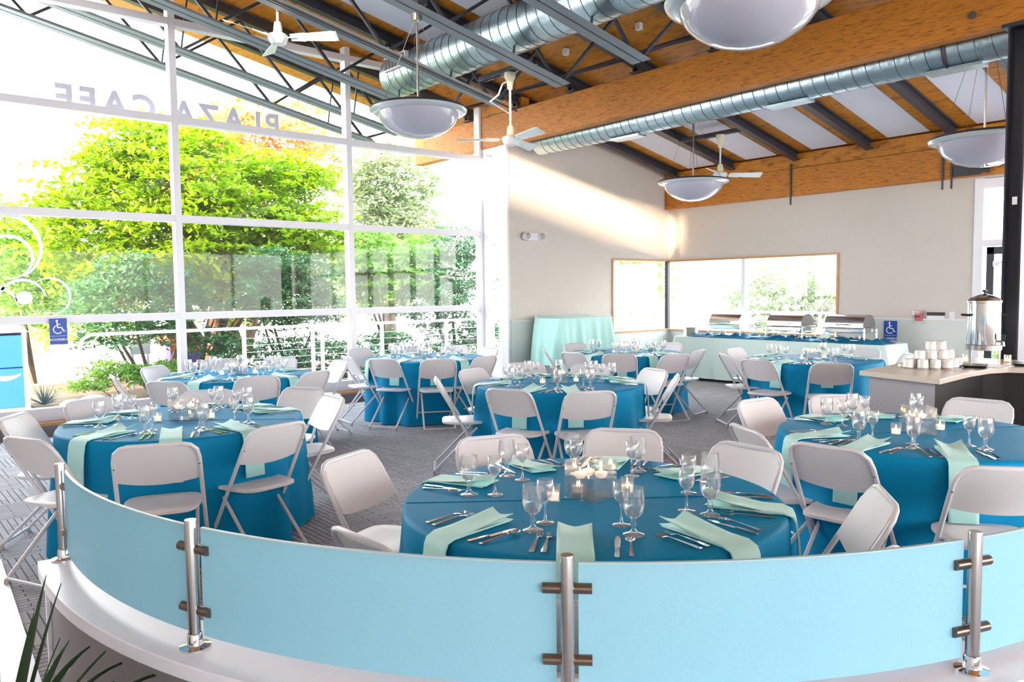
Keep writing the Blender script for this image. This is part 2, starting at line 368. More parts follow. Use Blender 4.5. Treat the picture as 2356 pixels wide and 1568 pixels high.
# ---- window_3 / window_4: corner window
def cornerwin():
    f = MB(); d = .05
    f.box(10.53, FX, MY-.02, MY+.14, 2.135, 2.165); f.box(10.53, FX, MY-.03, MY+.14, .80, .83); f.box(10.53, 10.565, MY-.02, MY+.14, .83, 2.135)
    fr = struct(f, 'window_3', M['woodtrim'])
    MB().box(10.56, FX-.02, MY+.1, MY+.106, .83, 2.135).build('pane', M['pane'], fr, smooth=0)
    MB().box(FX-.05, FX+.02, MY-.02, MY+.05, .83, 2.135).build('corner_post', M['steel'], fr)
    f = MB(); f.box(FX-.02, FX+.14, 6.11, MY, 2.125, 2.155); f.box(FX-.03, FX+.14, 6.11, MY, .79, .82); f.box(FX-.02, FX+.14, 6.11, 6.145, .82, 2.125)
    fr = struct(f, 'window_4', M['woodtrim'])
    MB().box(FX+.1, FX+.106, 6.14, MY-.02, .82, 2.125).build('pane', M['pane'], fr, smooth=0)
    MB().box(FX+.02, FX+.12, 7.86, 7.93, .82, 2.125).build('mullion', M['alu'], fr)
cornerwin()
# ---- window_5: glazing right of the far wall, with a glass door
glazing('window_5', [(3.02, RY, 4.14, .14), (2.19, RY, 4.14, .09), (.1, RY, 4.14, .2)],
        [(4.08, 0, 3.1, .12), (3.0, 0, 3.1, .09), (1.8, 0, 3.1, .09), (.6, 0, 3.1, .09), (-.6, 0, 3.1, .09), (-1.8, 0, 3.1, .09), (-3, 0, 3.1, .09)],
        FX+.05, 'y', (RY, 4.1, .1, 3.0, 3.0))
f = MB(); f.box(FX-.06, FX-.02, 3.86, 3.95, .02, 2.13); f.box(FX-.06, FX-.02, 3.1, 3.19, .02, 2.13); f.box(FX-.06, FX-.02, 3.1, 3.95, 2.03, 2.13); f.box(FX-.06, FX-.02, 3.1, 3.95, .02, .25)
d = struct(f, 'door_1', M['steel'], bevel=.003)
MB().box(FX-.045, FX-.04, 3.18, 3.87, .25, 2.04).build('pane', M['pane'], d, smooth=0)
MB().box(FX-.1, FX-.06, 3.78, 3.86, 1.86, 1.93).tube([(FX-.09, 3.8, 1.9), (FX-.1, 3.68, 1.93), (FX-.07, 3.6, 1.95)], .012).build('door_closer', M['alu'], d)

# ---- timber beams
def beam(x0, x1, y0, y1, z0, z1, label, name='timber_beam', extra=None):
    mb = MB().box(x0, x1, y0, y1, z0, z1)
    if extra: extra(mb)
    return tag(mb.build(name, M['glulam'], bevel=.006), label, 'beam')
main = beam(8.04, 8.22, RY, 12.15, 3.935, 4.44, 'long orange timber beam crossing the room above the grey spiral duct')
tag(MB().box(8.04, 8.2, 9.16, 10.2, 4.445, 4.60).build('blocking_board', M['osb']), 'short plywood board on top of the main beam at the window wall', 'board')
far = beam(FX-.13, FX-.005, RY, MY-.005, 3.13, 3.58, 'orange timber beam along the top of the far beige wall')
tag(MB().box(FX-.13, FX-.005, RY, MY-.005, 3.585, 3.815).build('timber_plank', M['osb']), 'orange plywood board between the far wall beam and the sloping ceiling', 'board')
ebolt = MB().lathe([(.035, 0), (.035, .012), (.02, .012), (.02, .03)], 12, axis='x').build('beam_bolt', M['chrome'], loc=(8.04-.03, 2.79, 4.09))
tag(ebolt, 'steel bolt head on the main beam near the dark column', 'bolt')

# ---- steel column (I section) under the beam
cy = 2.42
col = empty('steel_column', (8.13, cy, 0), 0, 'dark grey steel column standing behind the coffee urn', 'column')
MB().box(-.1, .1, -.075, -.063, 0, 3.91).box(-.1, .1, .063, .075, 0, 3.91).box(-.006, .006, -.063, .063, 0, 3.91).build('column_shaft', M['steel'], col)
MB().box(-.13, .13, -.12, .12, 3.9, 3.934).build('cap_plate', M['steel'], col)
MB().box(-.13, .13, -.12, .12, 0, .02).build('base_plate', M['steel'], col)
MB().box(-.104, -.1, -.035, .005, 2.32, 2.39).build('wall_plate', M['white'], col)

# ---- roof joists: top beam + web rods + bottom chord (near part), rafters beyond
JY = [1.93, 3.15, 4.37, 5.59, 6.81, 8.03, 9.25]
zt = lambda x: 4.50 + .2*(8.04-x)          # underside of the top beam
zb = lambda x: 4.06 + .2*(6.65-x)          # underside of the bottom chord
def joist_parts(root, x_start, outdoor=False):
    xe = 8.2 if outdoor else FX-.13
    f = MB().slope_box(x_start, xe, -.055, .055, zt, .02).slope_box(x_start, xe, -.012, .012, lambda x: zt(x)+.02, .1).slope_box(x_start, xe, -.055, .055, lambda x: zt(x)+.12, .025)
    f.build('top_beam', M['steel'], root)
    c = MB()
    for s in (-1, 1):
        a, b = (.013, .125) if s > 0 else (-.125, -.013)
        c.slope_box(x_start, 6.65, a, b, zb, .009)
        a, b = (.013, .025) if s > 0 else (-.025, -.013)
        c.slope_box(x_start, 6.65, a, b, lambda x: zb(x)+.009, .06)
    c.build('bottom_chord', M['steelgrey'], root)
    x = 6.5; up = False
    wb = MB()
    pts = [(7.75, 0, zt(7.75))]
    while x > x_start+.3:
        pts.append((x, 0, (zt(x)) if up else zb(x)+.03)); x -= .78; up = not up
    for a, b in zip(pts[:-1], pts[1:]): wb.bar(a, b, .034, .034)
    x = 5.88
    while x > x_start+1.3: wb.bar((x+.08, 0, zt(x)), (x-.02, 0, zb(x)+.03), .02, .02); x -= 2.48
    wb.build('web_rods', M['steel'], root)
    MB().box(7.98, 8.14, -.05, -.038, 4.441, zt(8.06)+.01).box(7.98, 8.14, .038, .05, 4.441, zt(8.06)+.01).box(7.96, 8.16, -.09, .09, 4.441, 4.455).build('bearing_seat', M['steel'], root)
pos = {1.93: 'rightmost', 3.15: 'second from the right', 4.37: 'third from the right', 5.59: 'fourth from the right', 6.81: 'above the left hanging lamp', 8.03: 'above the middle ceiling fan', 9.25: 'running closest to the window wall'}
for y in JY:
    r = empty('roof_joist', (0, y, 0), 0, 'dark sloping open-web steel roof joist, '+pos[y], 'roof joist', 'open-web steel roof joists')
    joist_parts(r, BX+.05)
for y, lb in ((10.5, 'dark open-web steel joist just outside the window wall under the eaves'), (11.33, 'outermost open-web steel joist seen against the white sky')):
    r = empty('roof_joist', (0, y, 0), 0, lb, 'roof joist', 'open-web steel joists outdoors')
    joist_parts(r, -3.5, True)
# bridging angles between joists
for i in range(len(JY)-1):
    a, b = JY[i], JY[i+1]
    o = MB().box(7.72, 7.75, a+.06, b-.06, zt(7.72)-.005, zt(7.72)+.04).box(7.72, 7.76, a+.06, b-.06, zt(7.72)+.04, zt(7.72)+.045).build('bridging_angle', M['steel'])
    tag(o, 'dark cross brace by the main beam, %s joist bay from the right' % ['first', 'second', 'third', 'fourth', 'fifth', 'sixth'][i], 'brace', 'cross braces between the roof joists')
    o = MB().bar((6.55, a+.06, zb(6.55)+.04), (6.55, b-.06, zt(6.55)), .03, .03).bar((6.6, b-.06, zb(6.6)+.04), (6.6, a+.06, zt(6.6)), .03, .03).build('bridging_angle', M['steel'])
    tag(o, 'crossed pair of thin dark braces, %s joist bay from the right' % ['first', 'second', 'third', 'fourth', 'fifth', 'sixth'][i], 'brace', 'crossed braces between the roof joists')
# white panels in the bays
bays = [(0.71, 1.93)]+list(zip(JY[:-1], JY[1:]))+[]
for i, (a, b) in enumerate(bays):
    m0 = (a+b)/2+.03
    for (xa, xb, wh) in ((8.75, 12.02, 'over the far half of the room'), (BX+.4, 6.15, 'over the near half of the room')):
        p = MB().slope_box(xa, xb, m0-.3, m0+.3, lambda x: zf(x)-.014, .014)
        o = p.build('ceiling_panel', M['panel'])
        tag(o, 'long white ceiling panel %s, bay %s from the right' % (wh, ['first', 'second', 'third', 'fourth', 'fifth', 'sixth', 'seventh'][i]), 'ceiling panel', 'white ceiling panels between the joists')
# rust stain is a thin water mark on the third far panel
# small white clips on the ceiling near the beam
for y, s in ((8.75, 'left'), (7.45, 'middle'), (6.2, 'right')):
    o = MB().box(7.3, 7.36, y-.035, y+.035, zf(7.3)-.1, zf(7.3)-.02).build('junction_plate', M['white'])
    tag(o, 'small white plate under the plywood ceiling by the main beam, %s one' % s, 'plate', 'small white plates under the ceiling')

# ---- ducts
def duct(label, x, z, r, y0, y1, pitch, tilt):
    root = empty('ventilation_duct', (x, y0, z), 0, label, 'duct')
    prof = [(r*.2, 0), (r*.86, 0), (r*.97, .015), (r, .05)]+[(r, y0-y1)]
    MB().lathe([(a, -b) for a, b in prof], 40, axis='y').build('duct_tube', M['galv'], root)
    n = int((y0-y1-.3)/pitch); pts = []
    for k in range(n*28):
        a = 2*pi*k/28; pts.append(((r+.001)*cos(a), -.15-pitch*k/28, (r+.001)*sin(a)))
    MB().tube(pts, .0045, 4).build('spiral_seam', M['seam'], root)
    return root
duct_a = duct('large grey spiral ventilation duct passing through the roof joists', 6.0, 4.62, .27, 9.55, RY, .16, 0)
MB().box(-.31, -.25, -.75, -.22, -.02, .16).build('air_register', M['white'], duct_a)
g = MB()
for k in range(6): g.box(-.318, -.31, -.72+k*.085, -.66+k*.085, .0, .14)
g.build('register_slots', M['black'], duct_a)
duct_b = duct('slimmer grey spiral duct hanging along the far side of the main timber beam', 8.5, 3.95, .19, 9.25, RY, .15, 0)
for y in (-1.7, -4.2, -6.0, -8.4): MB().box(-.09, .09, y-.42, y+.1, -.215, -.185).build('air_register', M['galv'], duct_b)
MB().tube([(.2*cos(a*pi/12), -6.1, .2*sin(a*pi/12)) for a in range(24)], .018, 6, close=True).build('duct_strap', M['steel'], duct_b)

# ---- pendants
def pendant(px, py, depth, topz, label, tilt=0, dia=1.02, canopy=True):
    p = Vector((0, 0, CAMZ))+ray(px, py)*depth
    root = empty('pendant_lamp', p, 0, label, 'hanging lamp', 'large glass bowl pendant lamps')
    R = dia/2
    prof = [(R*.83, .005), (R*.80, -.06), (R*.72, -.115), (R*.60, -.165), (R*.46, -.205), (R*.3, -.232), (R*.15, -.245), (0, -.249)]
    MB().lathe(prof, 48, caps=False).build('lamp_bowl', M['bowl'], root, smooth=60)
    MB().lathe([(R*.80, -.004), (R*.88, -.004), (R*.98, .012), (R, .03), (R*.98, .042), (R*.88, .022), (R*.80, .012)], 48, caps=False).build('lamp_rim', M['rim'], root, smooth=60)
    MB().lathe([(R*.985, .03), (R*1.005, .04), (R*.985, .055), (R*.96, .045)], 48, caps=False).build('rim_band', M['steel'], root)
    MB().lathe([(R*.9, .05), (R*.5, .075), (.05, .09), (0, .09)], 32, caps=False).build('top_plate', M['rim'], root, smooth=60)
    h = topz-p.z
    MB().tube([(0, 0, .08), (0, 0, h-.08)], .011, 10).build('hanging_rod', M['chrome'], root)
    MB().lathe([(.055, h-.14), (.055, h-.02), (.065, h-.02), (.065, h)], 20).build('canopy', M['chrome'], root)
    cb = MB()
    for k in range(4):
        a = pi/4+k*pi/2; cb.tube([(R*.8*cos(a), R*.8*sin(a), .05), (.03*cos(a), .03*sin(a), h-.14)], .0022, 4)
    cb.build('hanging_cables', M['steel'], root)
    return p
pA = pendant(963, 262, 8.1, 4.55, 'white glass bowl lamp hanging left of the cream ceiling fan')
pB = pendant(1722, 12, 4.75, 5.3, 'nearest and largest-looking glass bowl lamp, cut by the top of the photo')
pC = pendant(1595, 424, 11.3, 4.25, 'small-looking glass bowl lamp hanging in front of the far wall')
pD = pendant(2265, 326, 7.75, 4.42, 'glass bowl lamp half hidden behind the dark steel column')
for p in (pA,): tag(MB().box(p.x-.06, p.x+.06, p.y-.12, p.y+.12, 4.552, 4.6).build('lamp_bracket', M['steel']), 'small steel bracket holding the left bowl lamp under the joist', 'bracket')

# ---- ceiling fans
def fan(px, py, depth, topz, label, rz, dia=1.32, cream=True):
    p = Vector((0, 0, CAMZ))+ray(px, py)*depth
    root = empty('ceiling_fan', p, rz, label, 'ceiling fan')
    MB().lathe([(.0, -.065), (.07, -.065), (.085, -.05), (.1, -.02), (.11, .01), (.1, .035), (.07, .05), (0, .05)], 28, caps=False).build('motor_housing', M['fanw'], root)
    for k in range(3):
        a = 2*pi*k/3; ca, sa = cos(a), sin(a)
        def T(x, y, z): return (x*ca-y*sa, x*sa+y*ca, z)
        b = MB(); L = dia/2
        sec = [(.14, .035, .0), (.3, .05, .0), (L-.03, .072, 0), (L, .064, 0)]
        for q in range(len(sec)-1):
            (xa, wa, _), (xb, wb2, _) = sec[q], sec[q+1]
            b.hexa([T(xa, -wa, .022), T(xb, -wb2, .028), T(xb, wb2, -.028), T(xa, wa, -.022), T(xa, -wa, .028), T(xb, -wb2, .034), T(xb, wb2, -.022), T(xa, wa, -.016)])
        b.build('fan_blade', M['fanw'], root)
        MB().hexa([T(.08, -.022, -.004), T(.2, -.022, -.004), T(.2, .022, .004), T(.08, .022, .004), T(.08, -.022, .004), T(.2, -.022, .004), T(.2, .022, .012), T(.08, .022, .012)]).build('blade_arm', M['fanw'], root)
    h = topz-p.z; cm = M['fanc'] if cream else M['fanw']
    MB().lathe([(.05, .05), (.045, .12), (.035, .17), (.0, .17)], 20, caps=False).build('lower_cup', cm, root)
    MB().tube([(0, 0, .15), (0, 0, h-.12)], .014, 10).build('down_rod', M['fanw'], root)
    MB().lathe([(.03, h-.2), (.045, h-.1), (.07, h-.05), (.07, h)], 20).build('upper_cup', cm, root)
    return p
f1 = fan(640, 88, 8.45, 5.35, 'white three-blade ceiling fan hanging before the top of the window wall', radians(-44), cream=False)
f2 = fan(1175, 322, 9.55, 4.27, 'three-blade ceiling fan with cream cups in front of the timber beam', radians(22))
f3 = fan(1657, 403, 12.15, 4.0, 'three-blade ceiling fan hanging in front of the far timber beam', radians(-38))
def bracket(x, ya, yb, z, label):
    o = MB().box(x-.02, x+.02, ya, yb, z, z+.05).box(x-.09, x-.05, ya, yb, z, z+.05).box(x-.09, x+.02, (ya+yb)/2-.1, (ya+yb)/2+.1, z-.01, z).build('fan_bracket', M['steel'])
    tag(o, label, 'bracket')
bracket(f2.x+.03, 6.91, 7.93, 4.28, 'dark steel channel between joists carrying the cream-cupped fan')
bracket(f3.x+.03, 6.87, 7.97, 4.0, 'dark steel channel between rafters carrying the far ceiling fan')
bracket(f1.x+.03, 6.9, 9.15, 5.36, 'dark steel channel under the roof carrying the white fan by the windows')
tag(MB().tube([(f2.x, f2.y, 4.19), (f2.x-.02, f2.y+.12, 4.16), (f2.x+.02, f2.y+.25, 4.06), (f2.x+.05, f2.y+.45, 4.02), (f2.x+.5, f2.y+.62, 3.97)], .012, 8).build('electrical_conduit', M['rim']), 'thin curved grey conduit beside the middle ceiling fan', 'conduit')
# conduit along the chord
tag(MB().tube([(3.0, 7.93, zb(3)-.02), (6.6, 7.93, zb(6.6)-.02), (6.9, 7.95, 4.0)], .012, 8).build('electrical_conduit', M['black']), 'black cable conduit running under the joist above the middle fan', 'conduit')

# ---- things on the walls
def wheel_sign(root, w_, h_, text, M_=1):
    # local: sign lies in the XZ plane facing -Y, origin lower left front
    MB().box(0, w_, 0, .006, 0, h_).build('sign_plate', M['blue'], root)
    s = w_/.18; sy = -.0015
    def P(x, z): return ((x)*s, sy, h_-.30*s+z*s)
    t = MB(); r = .0075*s
    hd = P(.078, .272); t.lathe([(.0001, -.001), (.0135*s, -.001), (.0135*s, .001), (.0001, .001)], 16, c=hd, axis='y')
    def flat(pts, wdt):
        for a, b in zip(pts[:-1], pts[1:]): t.bar(a, b, .002, wdt, up=(0, 0, 1)) if False else t.bar(a, b, wdt, .002, up=(0, 1, 0))
    flat([P(.078, .262), P(.083, .195), P(.125, .195), P(.142, .150), P(.158, .157)], .014*s)
    flat([P(.082, .232), P(.115, .232)], .011*s)
    arc = [P(.085+.045*cos(a), .172+.045*sin(a)) for a in [radians(q) for q in range(110, 335, 15)]]
    flat(arc, .012*s)
    t.build('wheelchair_symbol', M['signwhite'], root)
    MB().bar(P(.01, .098), P(.17, .098), .003*s, .002, up=(0, 1, 0)).build('sign_rule', M['signwhite'], root)
    if text:
        cu = bpy.data.curves.new('t', 'FONT'); cu.body = text; cu.size = .034*s; cu.align_x = 'CENTER'; cu.extrude = .0008; cu.offset = .0006
        o = bpy.data.objects.new('sign_text', cu); C.objects.link(o)
        dg = bpy.context.evaluated_depsgraph_get(); me = bpy.data.meshes.new_from_object(o.evaluated_get(dg)); bpy.data.objects.remove(o)
        tx = bpy.data.objects.new('sign_text', me); C.objects.link(tx); me.materials.clear(); me.materials.append(M['signwhite'])
        tx.parent = root; tx.rotation_euler = (pi/2, 0, 0); tx.location = (w_/2, -.002, h_-.30*s+.045*s)
r = empty('accessible_sign', (1.69, GY-.09, 1.04), 0, 'blue wheelchair sign reading ACCESSIBLE on the window wall at left', 'sign')
wheel_sign(r, .18, .30, 'ACCESSIBLE')
r = empty('accessible_sign', (FX-.02, 5.37, .77), -pi/2, 'blue wheelchair sign on the far wall right of the buffet', 'sign')
wheel_sign(r, .20, .30, 'ACCESSIBLE')
# emergency light on the beige wall
r = empty('emergency_light', (8.54, MY, 2.485), 0, 'white two-lamp emergency light on the beige wall', 'emergency light')
MB().box(-.13, .15, -.07, 0, -.065, .065).build('light_housing', M['white'], r, bevel=.008)
for x in (-.15, .17):
    l = MB().lathe([(.0, -.13), (.045, -.125), (.062, -.1), (.066, -.07), (.05, -.02), (.0, -.01)], 20, c=(x, 0, 0), axis='y', caps=False).build('lamp_head', M['white'], r)
    MB().lathe([(0, -.004), (.05, -.002), (.05, 0), (0, 0)], 20, c=(x, -.133, 0), axis='y', caps=False).build('lens', M['mirror'], l)
# lamp on the far beam over the right glazing
r = empty('emergency_light', (FX-.15, 3.98, 3.2), 0, 'grey twin spotlight on the far timber beam beside the steel column', 'emergency light')
MB().box(-.05, 0, -.07, .07, -.04, .1).build('light_housing', M['steel'], r)
for y in (-.2, -.02):
    MB().lathe([(.0, -.14), (.055, -.13), (.065, -.06), (.04, 0)], 18, c=(0, y, .06), axis='x').build('lamp_head', M['chrome'], r)
tag(MB().box(FX-.145, FX-.133, 4.02, 4.42, 3.14, 3.3).build('steel_plate', M['steel']), 'grey bolted steel plate on the far timber beam', 'plate')
for y, lb in ((6.89, 'thin dark steel rod on the far wall below the rafter, alone'), (4.52, 'left one of the two thin dark rods on the far beam'), (4.40, 'right one of the two thin dark rods on the far beam')):
    tag(MB().bar((FX-.15, y, 3.66), (FX-.15, y, 2.98), .022, .022).build('tie_rod', M['steel']), lb, 'rod', 'dark rods on the far beam')
r = empty('alarm_station', (FX, 4.85, 1.14), -pi/2, 'red call point under a clear cover on the far wall', 'alarm')
MB().box(-.05, .05, -.05, 0, -.06, .06).build('alarm_body', M['red'], r, bevel=.004)
MB().box(-.09, .09, -.07, 0, -.1, .1).build('clear_cover', M['vase'], r, bevel=.01)
MB().box(-.03, .03, -.054, -.05, -.005, .02).build('alarm_slot', M['black'], r)
r = empty('wall_holder', (FX, 4.62, 1.15), -pi/2, 'black and white flat holder on the far wall beside the red call point', 'holder')
MB().box(-.12, .12, -.03, 0, .01, .06).build('black_bar', M['black'], r); MB().box(-.12, .12, -.02, 0, -.05, .01).build('white_pad', M['white'], r)
r = empty('light_switch', (FX, 4.4, 1.16), -pi/2, 'small white switch plate on the far wall at its right end', 'switch')
MB().box(-.035, .035, -.006, 0, -.055, .055).build('switch_plate', M['white'], r); MB().box(-.01, .01, -.012, -.006, -.02, .02).build('switch_toggle', M['white'], r)

# ---- lettering outside over the entrance, seen from behind
def letters():
    word = [('E', 1.93, 2.06), ('F', 2.11, 2.36)]
cu = bpy.data.curves.new('t', 'FONT'); cu.body = 'PLAZA CAFE'; cu.size = .40; cu.extrude = .012; cu.offset = .012; cu.space_character = 1.32; cu.space_word = .8
o = bpy.data.objects.new('t', cu); C.objects.link(o)
dg = bpy.context.evaluated_depsgraph_get(); me = bpy.data.meshes.new_from_object(o.evaluated_get(dg)); bpy.data.objects.remove(o)
me.materials.clear(); me.materials.append(M['letter'])
ys = [v.co.y for v in me.vertices]; xs = [v.co.x for v in me.vertices]; wtx = max(xs)-min(xs)
root = empty('sign_lettering', (4.62, GY+.14, 3.77), pi, 'grey PLAZA CAFE lettering outside the window wall, seen reversed', 'sign lettering')
# one mesh per letter: separate loose parts by x order
bm = bmesh.new(); bm.from_mesh(me); bmesh.ops.remove_doubles(bm, verts=bm.verts, dist=1e-4); bm.verts.ensure_lookup_table(); bm.verts.index_update()
seen = set(); isl = []
for v in bm.verts:
    if v.index in seen: continue
    st = [v]; comp = []
    seen.add(v.index)
    while st:
        q = st.pop(); comp.append(q.index)
        for e in q.link_edges:
            z = e.other_vert(q)
            if z.index not in seen: seen.add(z.index); st.append(z)
    isl.append(comp)
names = 'plazacafe'
isl.sort(key=lambda c: min(bm.verts[i].co.x for i in c))
sc = 2.72/wtx
for comp, ch in zip(isl, names):
    idx = {i: k for k, i in enumerate(comp)}; mb = MB()
    mb.v = [((bm.verts[i].co.x-min(xs))*sc, -bm.verts[i].co.z, (bm.verts[i].co.y-min(ys))*.31/(max(ys)-min(ys))) for i in comp]
    mb.f = [tuple(idx[v.index] for v in f.verts) for f in bm.faces if f.verts[0].index in idx]; mb.m = [0]*len(mb.f)
    mb.build('letter_'+ch, M['letter'], root, smooth=0)
bm.free()

# ---- frosted scroll decals on the left panes
def scroll(pts, w0, w1):
    n = len(pts); g = []
    for i, p in enumerate(pts):
        t = Vector(pts[min(i+1, n-1)])-Vector(pts[max(i-1, 0)]); t.normalize(); nrm = Vector((-t.z, 0, t.x))
        wd = w0+(w1-w0)*sin(pi*i/(n-1)); g.append([Vector(p)-nrm*wd, Vector(p)+nrm*wd])
    return g
def arcpts(cx, cz, r, a0, a1, n=24, grow=1.0):
    return [(cx+r*(1+(grow-1)*k/(n-1))*cos(radians(a0+(a1-a0)*k/(n-1))), GY-.012, cz+r*(1+(grow-1)*k/(n-1))*sin(radians(a0+(a1-a0)*k/(n-1)))) for k in range(n)]
dec = empty('window_decal', (0, 0, 0), 0, 'frosted white scrollwork decal on the left end of the window wall', 'decal')
for a in ((1.28, 2.16, .34, 200, -60, 1.15, .008, .026), (1.33, 2.05, .2, 230, -100, 1.3, .006, .018), (1.45, 1.55, .22, 180, 10, 1.1, .006, .016), (1.72, 1.6, .2, 130, -80, 1.1, .005, .013), (1.2, 1.5, .2, 160, 0, 1.0, .006, .02), (1.25, .98, .3, 230, 300, 1.0, .01, .03),
          (2.3, .98, .16, 90, 270, 1, .004, .01), (3.05, .45, .14, 200, -30, 1.2, .004, .012)):
    MB().sheet(scroll(arcpts(a[0], a[1], a[2], a[3], a[4], grow=a[5]), a[6], a[7])).build('scroll', M['decal'], dec, smooth=0)
MB().add([(1.47+.085*cos(k*pi/10), GY-.012, 1.58+.075*sin(k*pi/10)) for k in range(20)], [tuple(range(20))]).build('round_dot', M['decal'], dec, smooth=0)
# ================================================================== CURVED SCREEN WALL
PC = Vector((2.40, 2.41)); PH = .80
def pp(r, a): return (PC.x+r*cos(a), PC.y+r*sin(a))
A0, A1 = radians(173.4), radians(300)
def ringbox(mb, r0, r1, z0, z1, a0, a1, n=60):
    vs = []; fs = []
    for i in range(n+1):
        a = a0+(a1-a0)*i/n
        for (r, z) in ((r0, z0), (r1, z0), (r1, z1), (r0, z1)): x, y = pp(r, a); vs.append((x, y, z))
    for i in range(n):
        for k in range(4): fs.append((i*4+k, i*4+(k+1) % 4, (i+1)*4+(k+1) % 4, (i+1)*4+k))
    fs += [(0, 1, 2, 3), (n*4+3, n*4+2, n*4+1, n*4)]
    return mb.add(vs, fs)
pw = empty('curved_low_wall', (0, 0, 0), 0, 'white curved low wall carrying the frosted blue glass screen', 'low wall')
ringbox(MB(), 1.89, 2.01, 0, PH-.036, A0+radians(1.3), A1).build('wall_body', M['bodyshade'], pw)
ringbox(MB(), 1.885, 2.02, 0, PH-.036, A0-radians(.05), A0+radians(1.3), 3).build('lit_end', M['ledge'], pw)  # paler end piece, window light on the end face put into its colour
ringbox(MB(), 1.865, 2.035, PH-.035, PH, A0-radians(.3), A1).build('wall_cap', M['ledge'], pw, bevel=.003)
GR = 1.955
tops = [(145, 1066), (475, 1185), (1305, 1262), (2202, 1210)]
pang = []
for (x, y) in tops:
    q = on_z(x, y, 1.09); a = math.atan2(q.y-PC.y, q.x-PC.x) % (2*pi); pang.append(a)
gs = empty('glass_screen', (0, 0, 0), 0, 'frosted blue curved glass screen on steel posts across the foreground', 'glass screen')
pang.append(pang[3]+(pang[3]-pang[2]))
for q, a in enumerate(pang):
    x, y = pp(GR+.012, a)
    r = MB().lathe([(.0135, .0), (.0135, .288), (.0125, .292), (0, .292)], 24).build('post', M['chrome'], gs, loc=(x, y, PH)); r.rotation_euler = (0, 0, a)
    MB().lathe([(.034, 0), (.034, .004), (.018, .008), (.0165, .03), (.0145, .034)], 24, caps=False).build('base_flange', M['mirror'], r)
    for z in (.085, .225):
        c = MB()
        if q == 0: c.tube([(-.006, .008, z), (-.006, .030, z)], .0105, 14); c.tube([(.004, 0, z), (-.02, .0, z)], .0105, 14)
        else:
            for s in (-1, 1): c.tube([(-.006, s*.008, z), (-.006, s*.047, z)], .0105, 14)
        c.build('glass_clamp', M['bronze'], r)
for i in range(4):
    g0 = radians(.62); a0, a1 = pang[i]+g0, pang[i+1]-g0
    o = ringbox(MB(), GR-.004, GR+.004, PH+.028, PH+.272, a0, a1, 40).build('glass_panel', M['frost'], gs)
    ringbox(MB(), GR-.0042, GR+.0042, PH+.272, PH+.2745, a0, a1, 40).build('panel_edge', M['frostedge'], o)

# ================================================================== TABLES
TB = {'T1': ((2.23, 2.14), 'front table by frosted screen'), 'T2': ((4.6, 1.83), 'table before the counter'),
      'T3': ((4.84, 5.03), 'middle table of the room'), 'T4': ((1.65, 5.33), 'left table nearest the viewer'),
      'T5': ((5.56, 8.25), 'table in the window corner'), 'T6': ((3.03, 7.98), 'left table beside the windows'),
      'T7': ((7.83, 6.87), 'table near mint draped table'), 'T8': ((8.53, 4.58), 'table before the buffet')}
CH = {'T1': [(1128, 1010), (1437, 992), (1722, 1055), (2042, 1145), (795, 1052), (822, 1195), (1304, 1398), 'deg:-94'],
      'T4': [(350, 1028), (642, 945), (714, 895), (768, 928), (483, 903), (207, 922), (28, 965), (55, 1014)],
      'T6': [(592, 869), (380, 881), (257, 866), (350, 850), (500, 828), (646, 823), (731, 853), (785, 832)],
      'T5': [(880, 824), (1012, 829), (828, 802), (795, 820), (930, 798), (1050, 796), (1128, 806), (1117, 822)],
      'T3': [(1169, 899), (1357, 904), (1083, 853), (1001, 873), (1208, 836), (1362, 844), (1535, 856), (1552, 868)],
      'T7': [(1425, 816), (1552, 818), (1318, 813), (1320, 793), (1545, 793), (1610, 802), (1250, 803)],
      'T8': [(1915, 839), (1738, 830), (1664, 816), (1690, 803), (1993, 803), (2095, 815)],
      'T2': [(1925, 912), (2250, 922), (1735, 922), (1712, 967), (1890, 1022), (2335, 1083)]}
TR = .755; TZ = .757
def cloth_mesh(seed):
    rnd = random.Random(seed); mb = MB(); n = 144
    ph = [rnd.uniform(0, 2*pi) for _ in range(4)]; fr = [rnd.choice((9, 10, 11)), rnd.choice((15, 17)), rnd.choice((5, 6))]
    def fold(a): return .5*sin(fr[0]*a+ph[0])+.3*sin(fr[1]*a+ph[1])+.35*sin(fr[2]*a+ph[2])
    rows = [(0, TZ, 0), (.3, TZ, 0), (.6, TZ, 0), (.735, TZ, 0), (.752, TZ-.004, 0), (.760, TZ-.018, .03), (.762, .68, .15), (.765, .55, .4), (.77, .36, .7), (.778, .18, .9), (.785, .008, 1)]
    vs = [(0, 0, TZ)]; fs = []
    for ri, (r, z, k) in enumerate(rows[1:]):
        for i in range(n):
            a = 2*pi*i/n; f = fold(a); f = f+.25*f*abs(f); rr = r+k*.062*(f-.3); vs.append((rr*cos(a), rr*sin(a), z))
    for i in range(n): fs.append((0, 1+i, 1+(i+1) % n))
    for q in range(len(rows)-2):
        for i in range(n):
            a, b = 1+q*n+i, 1+q*n+(i+1) % n; fs.append((a, a+n, b+n, b))
    mb.add(vs, fs); return mb
seam_ang = {'T1': -38, 'T2': 150, 'T3': -45, 'T4': -40, 'T5': -45, 'T6': -42, 'T7': -45, 'T8': -48}
